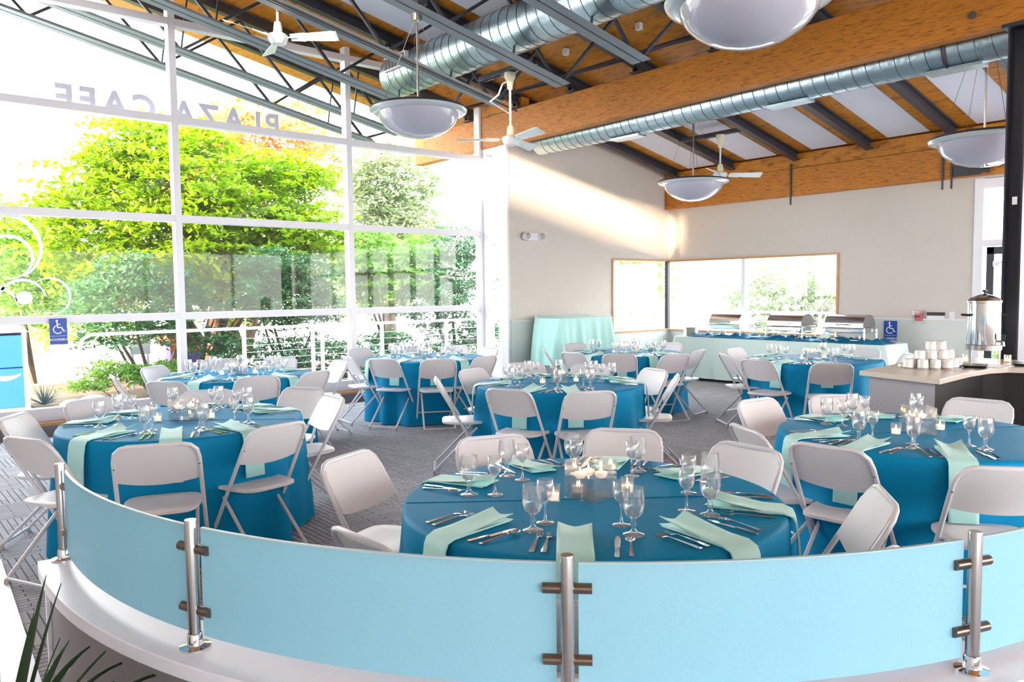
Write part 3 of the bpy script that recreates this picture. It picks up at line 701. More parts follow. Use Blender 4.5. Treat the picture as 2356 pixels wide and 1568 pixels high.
for i, (k, ((x, y), nm)) in enumerate(TB.items()):
    t = empty('round_table', (x, y, 0), 0, 'round table hidden under blue cloth, the '+nm, 'table', 'round banquet tables')
    MB().lathe([(0, .725), (.745, .725), (.75, .735), (.75, .745), (.745, .752), (0, .752)], 48, caps=False).build('tabletop', M['woodtrim'], t)
    for s in (-1, 1):
        for q in (-1, 1): MB().tube([(s*.38, q*.32, .72), (s*.38, q*.42, .012)], .014, 8).build('leg', M['steel'], t)
    o = cloth_mesh(i+3).build('tablecloth', M['cloth'], smooth=60, loc=(x, y, 0))
    tag(o, 'blue satin floor-length cloth on the '+nm, 'tablecloth', 'blue round tablecloths')
    a = radians(seam_ang[k]); c, s_ = cos(a), sin(a); off = -.03
    pts = [(c*u-s_*off, s_*u+c*off, TZ+.0008) for u in [(-.74+1.48*j/12) for j in range(13)]]
    MB().tube(pts, .0018, 5).build('cloth_seam', M['clothdark'], o)

# ---- folding chair prototype: local +x faces the table, back top at x=-.235
def make_chair():
    r = empty('folding_chair')
    W = .205; tr = .0115
    TP = (-.235, .825); FT = (.235, .02)
    def on(z): return TP[0]+(TP[1]-z)/(TP[1]-FT[1])*(FT[0]-TP[0])
    pts = []
    def cn(s):
        return [(on(.44), s*(W+.008), .44), (on(.6), s*(W+.004), .60), (on(.74), s*W, .74), (on(.785), s*(W-.010), .785), (on(.812), s*(W-.038), .812), (on(.822), s*(W-.075), .822)]
    pts = cn(-1)+cn(1)[::-1]
    MB().tube(pts, tr, 10).build('back_frame', M['chairmetal'], r)
    for s in (-1, 1):
        MB().tube([(on(.44), s*(W+.008), .44), (on(.2), s*(W+.014), .2), (FT[0], s*(W+.018), .02)], tr, 10).build('leg', M['chairmetal'], r)
        MB().lathe([(.015, 0), (.016, .01), (.0145, .035)], 10, c=(FT[0]-.003, s*(W+.018), 0)).build('foot_cap', M['foot'], r)
    MB().tube([(on(.17), -(W+.014), .17), (on(.17), (W+.014), .17)], .008, 8).build('stretcher', M['chairmetal'], r)
    R0 = (.125, .405); R1 = (-.255, .03)
    def orr(z): return R0[0]+(R0[1]-z)/(R0[1]-R1[1])*(R1[0]-R0[0])
    for s in (-1, 1):
        MB().tube([(R0[0], s*(W-.035), .405), (orr(.25), s*(W-.032), .25), (orr(.12), s*(W-.03), .12), (R1[0], s*(W-.028), .03)], .0105, 10).build('leg', M['chairmetal'], r)
        MB().lathe([(.014, 0), (.015, .01), (.013, .035)], 10, c=(R1[0], s*(W-.028), 0)).build('foot_cap', M['foot'], r)
    zf2 = .035
    MB().tube([(R1[0]+.004, -(W-.03), zf2), (R1[0]+.004, W-.03, zf2)], .0095, 8).build('floor_bar', M['chairmetal'], r)
    # seat
    out = []
    for i in range(32):
        a = 2*pi*i/32; cx, sy = cos(a), sin(a); e = .42
        x = abs(cx)**e*(1 if cx > 0 else -1); y = abs(sy)**e*(1 if sy > 0 else -1)
        wd = .196+.012*x if x > 0 else .196+.03*x
        out.append((.015+.195*x, wd*y))
    mb = MB(); vs = []; rings = [(.93, .432, 0), (1, .438, 0), (1.0, .452, 0), (.96, .458, 0), (.7, .453, 0), (0.001, .448, 0)]
    for k, z, _ in rings: vs += [(.015+(x-.015)*k, y*k, z+(.006*((x-.015)/.195)**2 if k > .3 else 0)) for x, y in out]
    fs = []
    for q in range(len(rings)-1):
        for i in range(32): j = (i+1) % 32; fs.append((q*32+i, q*32+j, (q+1)*32+j, (q+1)*32+i))
    fs.append(tuple(range(32))[::-1]); fs.append(tuple(range(160, 192)))
    mb.add(vs, fs); mb.build('seat', M['chair'], r, smooth=50)
    # backrest: curved shell with a down-curving lower edge
    g = []; nu, nv = 17, 8
    for side in (0, 1):
        gg = []
        for i in range(nu):
            u = -1+2*i/(nu-1); col_ = []
            ztop = .818-.055*max(0, (abs(u)-.72)/.28)**2.2; zbot = .612-.022*(1-u*u)+.0
            for j in range(nv):
                v = j/(nv-1); z = zbot+(ztop-zbot)*v
                x = on(z)-.022*(1-u*u)+.004+(.012 if side else 0)
                col_.append((x, u*(W-.004), z))
            gg.append(col_)
        g.append(gg)
    mb = MB(); mb.sheet(g[0]); mb.sheet([c_[::-1] for c_ in g[1]])
    per0 = [g[0][i][0] for i in range(nu)]+[g[0][-1][j] for j in range(1, nv)]+[g[0][i][-1] for i in range(nu-2, -1, -1)]+[g[0][0][j] for j in range(nv-2, 0, -1)]
    per1 = [g[1][i][0] for i in range(nu)]+[g[1][-1][j] for j in range(1, nv)]+[g[1][i][-1] for i in range(nu-2, -1, -1)]+[g[1][0][j] for j in range(nv-2, 0, -1)]
    n = len(per0); mb.add(per0+per1, [(k, (k+1) % n, n+(k+1) % n, n+k) for k in range(n)])
    mb.build('backrest', M['chair'], r, smooth=50)
    rv = MB()
    for s in (-1, 1): rv.lathe([(0, -.002), (.005, -.001), (.005, .0)], 10, c=(on(.70)-.012, s*(W), .70), axis='x', caps=False)
    rv.build('rivets', M['steel'], r)
    return r
chair0 = make_chair()

# ---- tableware prototypes
def goblet():
    r = empty('water_goblet')
    MB().lathe([(0, .058), (.014, .06), (.028, .073), (.036, .095), (.0385, .12), (.036, .145), (.034, .165), (.0328, .1655), (.0345, .145), (.0365, .12), (.034, .096), (.026, .076), (.012, .064), (0, .062)], 20, caps=False).build('bowl', M['glass'], r, smooth=60)
    MB().lathe([(0, .004), (.036, 0), (.037, .003), (.015, .012), (.0085, .02), (.008, .03), (.011, .04), (.008, .052), (.012, .059), (0, .059)], 20, caps=False).build('stem', M['glass'], r, smooth=60)
    return r
def wineglass():
    r = empty('wine_glass')
    MB().lathe([(0, .082), (.01, .084), (.022, .095), (.0295, .115), (.031, .135), (.0285, .160), (.0275, .1605), (.0295, .135), (.028, .116), (.02, .098), (0, .087)], 20, caps=False).build('bowl', M['glass'], r, smooth=60)
    MB().lathe([(0, .004), (.032, 0), (.033, .003), (.012, .008), (.0048, .014), (.0042, .05), (.0055, .075), (.01, .083), (0, .083)], 18, caps=False).build('stem', M['glass'], r, smooth=60)
    return r
def flat(path, th=.0025, z0=.0005):  # outline prism
    return path
def fork():
    mb = MB(); L = .19
    pro = [(-.095, .0075, .001), (-.085, .0095, .001), (-.03, .006, .004), (.03, .003, .007), (.045, .004, .006), (.052, .0105, .003), (.06, .0118, .002)]
    for a, b in zip(pro[:-1], pro[1:]):
        mb.hexa([(a[0], -a[1], a[2]), (b[0], -b[1], b[2]), (b[0], b[1], b[2]), (a[0], a[1], a[2]), (a[0], -a[1], a[2]+.003), (b[0], -b[1], b[2]+.003), (b[0], b[1], b[2]+.003), (a[0], a[1], a[2]+.003)])
    for k in range(4):
        y = -.0095+k*.00633; mb.bar((.06, y, .0035), (.095, y*.95, .007), .0028, .0022)
    return mb
def knife():
    mb = MB(); pro = [(-.105, .006, .001), (-.1, .008, .001), (-.03, .0065, .001), (-.015, .005, .001), (-.01, .009, .001), (.07, .010, .001), (.1, .007, .001), (.11, .002, .001)]
    for a, b in zip(pro[:-1], pro[1:]):
        h = .006 if a[0] < -.015 else .0022
        mb.hexa([(a[0], -a[1], .001), (b[0], -b[1], .001), (b[0], b[1], .001), (a[0], a[1], .001), (a[0], -a[1], h), (b[0], -b[1], h), (b[0], b[1], h), (a[0], a[1], h)])
    return mb
def spoon():
    mb = MB(); pro = [(-.09, .006, .001), (-.08, .0085, .001), (-.03, .0045, .004), (.03, .003, .008), (.04, .004, .007)]
    for a, b in zip(pro[:-1], pro[1:]):
        mb.hexa([(a[0], -a[1], a[2]), (b[0], -b[1], b[2]), (b[0], b[1], b[2]), (a[0], a[1], a[2]), (a[0], -a[1], a[2]+.003), (b[0], -b[1], b[2]+.003), (b[0], b[1], b[2]+.003), (a[0], a[1], a[2]+.003)])
    g = []
    for i in range(7):
        rr = i/6; g.append([(.066+.028*rr*cos(2*pi*k/16), .0175*rr*sin(2*pi*k/16), .0015+.0075*rr*rr) for k in range(17)])
    mb.sheet(g); return mb
gob0 = goblet(); win0 = wineglass()
fork0 = fork().build('fork', M['mirror']); knife0 = knife().build('knife', M['mirror']); sp0 = spoon().build('spoon', M['mirror'])
md = sp0.modifiers.new('thick', 'SOLIDIFY'); md.thickness = .0008
def napkin_mesh(drop, lift, wd, skew):
    # local: +x outward (radial), lies from x=.47 to the table edge then hangs; origin at table centre height 0
    mb = MB(); path = [(.46, TZ+.004), (.55, TZ+.004), (.66, TZ+.004), (.735, TZ+.004), (.764, TZ-.004), (.775, TZ-.025), (.785, TZ-.09), (.79, TZ-.16), (.795, TZ-drop)]
    for layer in (0, 1):
        g = []
        for i, (x, z) in enumerate(path):
            rw = []
            for j in range(9):
                v = -1+j/4; e = lift*max(0, (.62-x)/.16)*(1 if layer == 1 else .25)
                zz = z+(layer*.006 if x < .75 else 0)+e*(.35+.65*abs(v)**1.5)
                xx = x+(layer*.006 if x > .75 else 0)-.012*abs(v)*(i == 0)
                rw.append((xx, v*wd/2+skew*(x-.6), zz))
            g.append(rw)
        mb.sheet(g)
    g = []
    for v in (-1, 1):
        a = [(x, v*wd/2+skew*(x-.6), z) for x, z in path]; b = [(x+(.006 if x > .75 else 0), v*wd/2+skew*(x-.6), z+(.006 if x < .75 else 0)) for x, z in path]
        mb.sheet([a, b])
    return mb
nap = []
for k, (dr, li, wd, sk) in enumerate(((.27, .03, .125, 0), (.24, .02, .12, .12), (.29, .04, .13, -.1))):
    nap.append(napkin_mesh(dr, li, wd, sk).build('napkin', M['mint'], smooth=60, solid=.0022))
used = set()
def place(proto, loc, rz, label, cat, group):
    if proto.name not in used: used.add(proto.name); c = proto
    else: c = copy_tree(proto)
    c.location = loc; c.rotation_euler = (0, 0, rz)
    return tag(c, label, cat, group)
OCT = ['right', 'far right', 'far', 'far left', 'left', 'near left', 'near', 'near right']
V_R = Vector((.761, -.648)); V_A = Vector((.648, .761))
def view_ang(v): return math.atan2(v.dot(V_A), v.dot(V_R)) % (2*pi)
for k, ((tx, ty), nm) in TB.items():
    c = Vector((tx, ty)); seats = []
    for a in CH[k]:
        if isinstance(a, str): an = radians(float(a[4:])); dist = 1.17; P = c+Vector((cos(an), sin(an)))*dist
        else:
            q = on_z(a[0], a[1], .815); P = Vector((q.x, q.y)); lo, hi = 1.06, 1.30; L0 = (P-c).length
            if not lo <= L0 <= hi:
                tgt = lo if L0 < lo else hi; dr = P.normalized(); bb = dr.dot(c); disc = bb*bb-c.length_squared+tgt*tgt
                if disc > 0:
                    rts = [bb-math.sqrt(disc), bb+math.sqrt(disc)]; sv = min(rts, key=lambda q_: abs(q_-P.length))
                    if abs(sv-P.length) < .75: P = dr*sv
                    else: P = c+(P-c).normalized()*tgt
                else: P = c+(P-c).normalized()*tgt
        seats.append(P)
    seats.sort(key=lambda P: view_ang(P-c)); n = len(seats); best = None
    # spread neighbours that would collide
    angs = [math.atan2((P-c).y, (P-c).x) for P in seats]
    for cb in combinations(range(8), n):
        for rot in range(n):
            s = sum(1-cos(view_ang(seats[(i+rot) % n]-c)-cb[i]*pi/4) for i in range(n))
            if best is None or s < best[0]: best = (s, cb, rot)
    lab = {}
    for i in range(n): lab[(i+best[2]) % n] = OCT[best[1][i]]
    # even out angles a little so chairs keep clear of each other
    va = [view_ang(P-c) for P in seats]
    for it in range(40):
        for i in range(n):
            j = (i+1) % n; gap = (va[j]-va[i]) % (2*pi)
            if gap < radians(31):
                e = (radians(31)-gap)/2*.5; va[i] -= e; va[j] += e
    seats = [c+(V_R*cos(v)+V_A*sin(v))*(P-c).length for v, P in zip(va, seats)]
    for i, P in enumerate(seats):
        d = (P-c); u = d.normalized(); an = math.atan2(u.y, u.x); L = lab[i]
        org = P-u*.235
        rz = an+pi+random.uniform(-.07, .07)
        place(chair0, (org.x, org.y, 0), rz, 'white folding chair at the %s of the %s' % (L, nm), 'chair', 'white folding chairs around the round tables')
        rad = Vector((cos(an), sin(an), 0)); tg = Vector((-sin(an), cos(an), 0)); c3 = Vector((tx, ty, 0))
        def W_(r_, s_, z): return c3+rad*r_+tg*s_+Vector((0, 0, z))
        j = lambda q=.008: random.uniform(-q, q)
        gd = 'at the %s place, %s' % (L, nm)
        place(gob0, W_(.47+j(), .17+j(), TZ+.001), random.uniform(0, 6), 'thick-stemmed water goblet '+gd, 'goblet', 'water goblets on the round tables')
        place(win0, W_(.375+j(), .13+j(), TZ+.001), 0, 'slim clear wine glass '+gd, 'wine glass', 'wine glasses on the round tables')
        place(nap[random.randrange(3)], (tx, ty, 0), an+radians(-1.0)+j(.03), 'folded mint napkin hanging '+gd, 'napkin', 'mint napkins on the round tables')
        place(fork0, W_(.60, -.115+j(.004), TZ+.0012), an+pi+j(.06), 'inner fork beside the napkin '+gd, 'fork', 'forks on the round tables')
        place(fork0, W_(.60, -.155+j(.004), TZ+.0012), an+pi+j(.06), 'outer fork '+gd, 'fork', 'forks on the round tables')
        place(knife0, W_(.61, .115+j(.004), TZ+.0012), an+pi+j(.05), 'steel knife '+gd, 'knife', 'knives on the round tables')
        place(sp0, W_(.61, .155+j(.004), TZ+.0012), an+pi+j(.05), 'steel spoon '+gd, 'spoon', 'spoons on the round tables')

# ---- centrepieces
def vase():
    r = empty('glass_vase'); h = .15; s = .075; t = .006
    mb = MB()
    for (a, b, c_, d_) in ((-s, s, -s, -s+t), (-s, s, s-t, s), (-s, -s+t, -s+t, s-t), (s-t, s, -s+t, s-t)): mb.box(a, b, c_, d_, 0, h)
    mb.box(-s+t, s-t, -s+t, s-t, 0, .012).build('vase_wall', M['vase'], r, smooth=0)
    MB().box(-s+t+.001, s-t-.001, -s+t+.001, s-t-.001, .013, .092).build('water', M['water'], r, smooth=0)
    return r
def fcandle():
    r = empty('floating_candle')
    MB().lathe([(0, -.012), (.016, -.012), (.024, 0), (.026, .01), (.022, .012), (.008, .006), (0, .006)], 20, caps=False).build('wax', M['wax'], r, smooth=60)
    MB().lathe([(0, .006), (.0035, .012), (.0045, .018), (.002, .028), (0, .034)], 10, caps=False).build('flame', M['flame'], r)
    return r
def votive():
    r = empty('votive_candle')
    MB().lathe([(0, 0), (.023, 0), (.027, .003), (.0285, .065), (.0265, .065), (.0245, .008), (0, .007)], 24, caps=False).build('glass_cup', M['vase'], r, smooth=50)
    MB().lathe([(0, .0075), (.023, .0075), (.0245, .032), (0, .031)], 20, caps=False).build('wax', M['wax'], r)
    MB().lathe([(0, .031), (.003, .036), (.004, .042), (.002, .05), (0, .055)], 10, caps=False).build('flame', M['flame'], r)
    return r
v0, fc0, vo0 = vase(), fcandle(), votive()
for k, ((x, y), nm) in TB.items():
    a = {'T1': .1, 'T4': .75, 'T2': .72, 'T3': .8}.get(k, .78)
    place(v0, (x, y, TZ+.001), a, 'square glass vase of water on the '+nm, 'vase', 'square glass vases on the tables')
    for q, (ux, uy, w_) in enumerate(((-.03, .03, 'left'), (.03, -.03, 'right'), (.03, .035, 'rear'))):
        ca, sa = cos(YAW-pi/2), sin(YAW-pi/2)
        if q == 2 and k not in ('T1', 'T2'): continue
        ca, sa = cos(a), sin(a)
        place(fc0, (x+ux*ca-uy*sa, y+ux*sa+uy*ca, TZ+.001+.090), 0, 'floating candle, %s one, vase on the %s' % (w_, nm), 'candle', 'floating candles in the vases')
    for sg, w_ in ((-1, 'left'), (1, 'right')):
        p = Vector((x, y))+V_R*(.155*sg)-V_A*(.06 if sg < 0 else -.05)
        place(vo0, (p.x, p.y, TZ+.001), 0, 'small lit votive candle, %s of the vase, %s' % (w_, nm), 'candle', 'votive candles on the tables')

# ================================================================== DRAPED SIDE TABLES
def draped(name, x0, x1, y0, y1, zt_, zh, m, seed, flare=.05, waves=6, amp=.02, back=0.0):
    rnd = random.Random(seed); mb = MB(); per = []
    N = 220; Lx, Ly = x1-x0, y1-y0; P = 2*(Lx+Ly)
    def pt(s, off):
        s %= P
        if s < Lx: p = (x0+s, y0); nx = (0, -1)
        elif s < Lx+Ly: p = (x1, y0+s-Lx); nx = (1, 0)
        elif s < 2*Lx+Ly: p = (x1-(s-Lx-Ly), y1); nx = (0, 1)
        else: p = (x0, y1-(s-2*Lx-Ly)); nx = (-1, 0)
        return p, nx
    corners = [0, Lx, Lx+Ly, 2*Lx+Ly]
    ph = [rnd.uniform(0, 6) for _ in range(3)]
    rows = [(0, 0), (.03, .003), (.15, .2), (.4, .5), (.7, .8), (1, 1)]; ring = []
    for (k, q) in rows:
        rg = []
        for i in range(N):
            s = P*i/N; (x, y), nn = pt(s, 0)
            f = sin(2*pi*s/(P/waves/3)+ph[0])*.6+sin(2*pi*s/(P/waves/5)+ph[1])*.4
            dc = min(min(abs(s-c), P-abs(s-c)) for c in corners); cf = math.exp(-(dc/.12)**2)
            off = q*(flare+amp*f+cf*.07); wall = (nn == (0, 1) or nn == (1, 0)) and back
            if wall: off = min(off, .02)
            z = zt_-(zt_-zh)*k-(.0 if k else 0)+(-.03*cf*q)
            rg.append((x+nn[0]*off, y+nn[1]*off, z))
        ring.append(rg)
    vs = [p for rg in ring for p in rg]; fs = []
    for r_ in range(len(ring)-1):
        for i in range(N): j = (i+1) % N; fs.append((r_*N+i, r_*N+j, (r_+1)*N+j, (r_+1)*N+i))
    fs.append(tuple(range(N)))
    mb.add(vs, fs); return mb.build(name, m, smooth=50)
t = empty('side_table', (9.05, 9.05, 0), 0, 'tall table hidden under the mint cloth beside the beige wall', 'table')
MB().box(-.58, .58, -.27, .27, 1.09, 1.12).build('tabletop', M['white'], t)
for sx in (-1, 1):
    for sy in (-1, 1): MB().tube([(sx*.52, sy*.22, 1.09), (sx*.52, sy*.22, 0)], .015, 8).build('leg', M['chairmetal'], t)
o = draped('draped_cloth', 8.45, 9.66, 8.76, 9.36, 1.15, .40, M['mint'], 5, flare=.05, waves=4, amp=.045, back=.0)
for v in o.data.vertices:
    if v.co.z > 1.14 and v.co.y > 9.3: v.co.z += .035
tag(o, 'mint cloth draped over the tall table against the beige wall', 'tablecloth')
t = empty('buffet_table', (11.53, 6.75, 0), 0, 'long buffet table hidden under pale mint cloth below the wide window', 'table')
MB().box(-.36, .36, -1.82, 1.86, .725, .75).build('tabletop', M['white'], t)
for sx in (-1, 1):
    for sy in (-1.6, 0, 1.6): MB().tube([(sx*.3, sy, .725), (sx*.3, sy, 0)], .014, 8).build('leg', M['steel'], t)
o = draped('buffet_cloth', 11.15, 11.9, 4.9, 8.64, .757, .05, M['mintpale'], 9, flare=.03, waves=9, amp=.022)
tag(o, 'pale mint floor-length cloth on the long buffet table', 'tablecloth')
# crumpled teal runner
g = []; rnd = random.Random(4)
for i in range(141):
    y = 8.36-(8.36-4.98)*i/140; row = []
    for j in range(17):
        x = 11.17+.6*j/16; e = sin(pi*j/16)**.4*min(1, i/4, (140-i)/4)
        n_ = .5+.5*sin(y*9+x*7+1.5*sin(y*4+x*11))*cos(x*13+y*5.2+sin(y*17))
        z = .762+.05*e*n_+.035*e*max(0, sin(y*23+5*sin(x*9)))**2
        row.append((x+.012*sin(y*19+j), y+.02*sin(x*20+i*.4), z))
    g.append(row)
tag(MB().sheet(g).build('table_runner', M['clothdark'], smooth=70, solid=.004), 'crumpled teal cloth laid along the buffet table under the chafing dishes', 'table runner')
# chafing dishes
def chafer():
    r = empty('chafing_dish')   # local y along the length, +x to the wall, front = -x
    L = .64; D = .42
    f = MB()
    for sy in (-1, 1):
        f.tube([(-.2, sy*L/2, 0), (-.2, sy*L/2, .2), (.2, sy*L/2, .2), (.2, sy*L/2, 0)], .014, 8)
    f.tube([(-.2, -L/2, .2), (-.2, L/2, .2)], .01, 8).tube([(.2, -L/2, .2), (.2, L/2, .2)], .01, 8)
    f.build('stand', M['mirror'], r)
    MB().box(-.19, .19, -L/2+.03, L/2-.03, .13, .21).build('water_pan', M['mirror'], r, bevel=.01)
    MB().box(-.15, .15, -L/2+.08, L/2-.08, .015, .03).build('lower_shelf', M['chrome'], r)
    for y in (-.14, .14): MB().lathe([(0, .03), (.04, .03), (.04, .085), (0, .085)], 16, c=(0, y, 0), caps=False).build('fuel_can', M['chrome'], r)
    n = 20; g = []; ll = L/2-.02
    for i in range(n+1):
        a = pi*i/n; g.append([(-.2*cos(a), y, .215+.19*sin(a)**.8) for y in (-ll, -ll/2, 0, ll/2, ll)])
    lid = MB().sheet(g)
    for s in (-1, 1):
        lid.add([(-.2*cos(pi*i/n), s*ll, .215+.19*sin(pi*i/n)**.8) for i in range(n+1)], [tuple(range(n+1))])
    l = lid.build('roll_lid', M['chrome'], r, smooth=50)
    MB().tube([(-.205, -.1, .25), (-.235, -.1, .262), (-.235, .1, .262), (-.205, .1, .25)], .008, 8).build('handle', M['mirror'], r)
    return r
ch0 = chafer()
for y, lb in ((7.72, 'leftmost steel roll-top chafing dish on the buffet'), (6.6, 'middle steel roll-top chafing dish on the buffet'), (5.62, 'rightmost steel roll-top chafing dish on the buffet, by the wall sign')):
    place(ch0, (11.55, y, .775), 0, lb, 'chafing dish', 'chafing dishes on the buffet')
# serving tongs and spoons
def tongs():
    return MB().tube([(0, 0, 0), (.1, .012, .012), (.22, .02, .004)], .005, 6).tube([(0, 0, 0), (.1, -.012, .012), (.22, -.02, .004)], .005, 6)
tg0 = tongs().build('serving_tongs', M['mirror'])
for i, (x, y, a, lb) in enumerate(((11.23, 7.95, 2.1, 'before the left chafing dish'), (11.24, 7.62, 1.3, 'between the left and middle chafing dishes'), (11.23, 6.85, 1.9, 'before the middle chafing dish, left side'), (11.24, 6.5, 1.2, 'before the middle chafing dish, right side'), (11.25, 5.5, 1.6, 'before the right chafing dish'))):
    place(tg0, (x, y, .835), a, 'steel serving tongs on the teal cloth '+lb, 'tongs', 'serving tongs on the buffet')
c0 = MB().hexa([(-.05, -.07, 0), (.05, -.07, 0), (.05, .07, 0), (-.05, .07, 0), (0, -.07, .06), (.004, -.07, .06), (.004, .07, .06), (0, .07, .06)]).build('menu_card', M['mintpale'])
place(c0, (11.26, 5.85, .83), .1, 'small folded pale card before the right chafing dish', 'card', None)
pl0 = MB().lathe([(0, .001), (.07, 0), (.085, .004), (.125, .017), (.127, .019), (.08, .009), (0, .006)], 32, caps=False).build('plate', M['china'], smooth=50)
for k in range(12):
    nth = ['bottom', 'second', 'third', 'fourth', 'fifth', 'sixth', 'seventh', 'eighth', 'ninth', 'tenth', 'eleventh', 'top'][k]
    place(pl0, (11.42, 8.46, .758+k*.0125), 0, 'white plate, %s in the stack at the left end of the buffet' % nth, 'plate', 'stacked plates on the buffet')

# ================================================================== SERVICE COUNTER
CT = .92
A_ = on_z(1977, 852, CT); B_ = on_z(2163, 872, CT)
ctr = Vector((7.35, -.4))
cur = [on_z(x, y, CT) for x, y in ((2200, 863), (2235, 855), (2280, 848), (2320, 846), (2356, 847))]
front = [(B_.x, B_.y)]+[(p.x, p.y) for p in cur]
q1, q2 = Vector(front[-2]), Vector(front[-1]); d_ = (q2-q1).normalized()
for k in range(1, 12):
    an = -.07*k; d2_ = Vector((d_.x*cos(an)-d_.y*sin(an), d_.x*sin(an)+d_.y*cos(an)))
    front.append(tuple(Vector(front[-1])+d2_*.28))
back = [on_z(2064, 836, CT)]
dirA = (Vector((back[0].x, back[0].y))-Vector((A_.x, A_.y))).normalized()
bl = Vector((A_.x, A_.y))+dirA*((7.98-A_.x)/dirA.x)
print('CTR', A_, B_, dirA, bl, front)
outline = [(A_.x, A_.y)]+front+[(7.98, front[-1][1]), (bl.x, bl.y)]
def inset(poly, k):
    c = Vector((sum(p[0] for p in poly)/len(poly), sum(p[1] for p in poly)/len(poly)))
    n = len(poly); res = []
    area = sum(poly[i][0]*poly[(i+1) % n][1]-poly[(i+1) % n][0]*poly[i][1] for i in range(n)); sg = 1 if area > 0 else -1
    for i in range(n):
        a, b, c2 = Vector(poly[i-1]), Vector(poly[i]), Vector(poly[(i+1) % n])
        n1 = Vector((-(b-a).y, (b-a).x)).normalized()*sg; n2 = Vector((-(c2-b).y, (c2-b).x)).normalized()*sg
        m = (n1+n2); m = m/max(.3, m.length_squared/2) if m.length > .01 else n1
        res.append(tuple(b+m*k))
    return res
ct = empty('service_counter', (0, 0, 0), 0, 'grey counter with a beige stone top and dark curved front at right', 'counter')
MB().prism(outline, CT-.04, CT).build('countertop', M['counter'], ct, bevel=.004, smooth=0)
ins = inset(outline, .06)
nf = len(front)
base = MB().prism(ins, .0, CT-.041)
o = base.build('counter_body', [M['dark'], M['cabgrey']], ct, smooth=0)
nn_ = len(ins)
for p in o.data.polygons:
    nrm = p.normal
    if abs(nrm.z) < .5:
        cx_ = p.center
        e0, e1 = Vector(ins[0]), Vector(ins[1]); mid = (e0+e1)/2
        if (Vector((cx_.x, cx_.y))-mid).length < .05 or (Vector((cx_.x, cx_.y))-(Vector(ins[0])+Vector(ins[-1]))/2).length < .05: p.material_index = 1
# coffee urn
ux, uy = 7.55, 2.47
r = empty('coffee_urn', (ux, uy, CT), 0, 'tall polished steel coffee urn on the counter before the dark column', 'coffee urn')
MB().lathe([(.11, .125), (.128, .13), (.13, .17), (.128, .52), (.134, .525), (.134, .54), (.12, .545)], 40, caps=False).build('urn_body', M['mirror'], r)
MB().lathe([(.132, .54), (.115, .562), (.05, .59), (.02, .6), (.0, .6)], 40, caps=False).build('lid', M['chrome'], r)
MB().lathe([(.008, .6), (.008, .615), (.02, .622), (.02, .635), (0, .637)], 16, caps=False).build('lid_knob', M['black'], r)
MB().lathe([(.13, .11), (.14, .112), (.142, .155), (.13, .16)], 40, caps=False).build('base_ring', M['chrome'], r)
for k in range(3):
    a = k*2*pi/3+.5; MB().box(-.018, .018, -.003, .003, 0, .12).build('leg', M['chrome'], r, loc=(.128*cos(a), .128*sin(a), 0)).rotation_euler = (0, 0, a+pi/2)
for s in (-1, 1):
    v = V_R*s; MB().tube([(v.x*.125, v.y*.125, .415), (v.x*.19, v.y*.19, .42), (v.x*.2, v.y*.2, .42)], .011, 8).build('handle', M['black'], r)
v = (-V_A+V_R*.45).normalized()
s1 = MB().tube([(v.x*.125, v.y*.125, .19), (v.x*.175, v.y*.175, .19), (v.x*.178, v.y*.178, .15)], .012, 8).build('spigot', M['mirror'], r)
MB().tube([(v.x*.165, v.y*.165, .2), (v.x*.172, v.y*.172, .25), (v.x*.19, v.y*.19, .25), (v.x*.18, v.y*.18, .19)], .009, 8).build('tap_lever', M['black'], s1)
# cups on a glass tray
tcx = on_z(2140, 848, CT)
tray = MB().lathe([(0, .001), (.26, .001), (.268, .012), (.262, .012), (.255, .006), (0, .006)], 40, caps=False).build('glass_tray', M['vase'])
tray.location = (tcx.x+.12, tcx.y+.02, CT); tag(tray, 'clear glass tray under the stacked white cups on the counter', 'tray')
def cup():
    r = empty('coffee_cup')
    MB().lathe([(.0, .072), (.02, .072), (.036, .066), (.0405, .05), (.042, .003), (.042, 0), (.039, 0), (.038, .05), (.03, .062), (0, .066)], 28, caps=False).build('cup_body', M['china'], r, smooth=50)
    MB().tube([(.038, 0, .055), (.058, 0, .056), (.066, 0, .04), (.06, 0, .022), (.04, 0, .015)], .0045, 8).build('handle', M['china'], r)
    return r
cp0 = cup(); tc3 = Vector((tcx.x+.12, tcx.y+.02, 0)); k = 0
lay = [(0, [(-.21, 0), (-.12, -.06), (-.03, -.08), (.07, -.085), (.15, -.03), (.21, .03), (-.12, .06), (-.02, .04), (.08, .05), (.16, .12)]), (1, [(-.125, -.02), (-.04, -.04), (.05, -.04), (.13, .01), (.03, .06)]), (2, [(-.03, -.01), (.045, -.02)])]
rn = ['bottom row', 'middle row', 'top row']; wn_ = ['first', 'second', 'third', 'fourth', 'fifth', 'sixth', 'seventh', 'eighth', 'ninth', 'tenth']
for L, ps in lay:
    for i, (a, b) in enumerate(sorted(ps)):
        p = tc3.xy+V_R*a+V_A*b
        place(cp0, (p.x, p.y, CT+.007+L*.0725), random.uniform(-1.2, .6), 'upside-down white cup, %s, %s from the left, on the tray' % (rn[L], wn_[i]), 'cup', 'upturned white cups on the counter')
for (px, py, lb) in ((2222, 832, 'behind the cups on the counter'), (2318, 833, 'right of the coffee urn on the counter')):
    p = on_z(px, py, CT); place(vo0, (p.x, p.y, CT+.001), 0, 'lit votive candle '+lb, 'candle', 'votive candles on the counter')
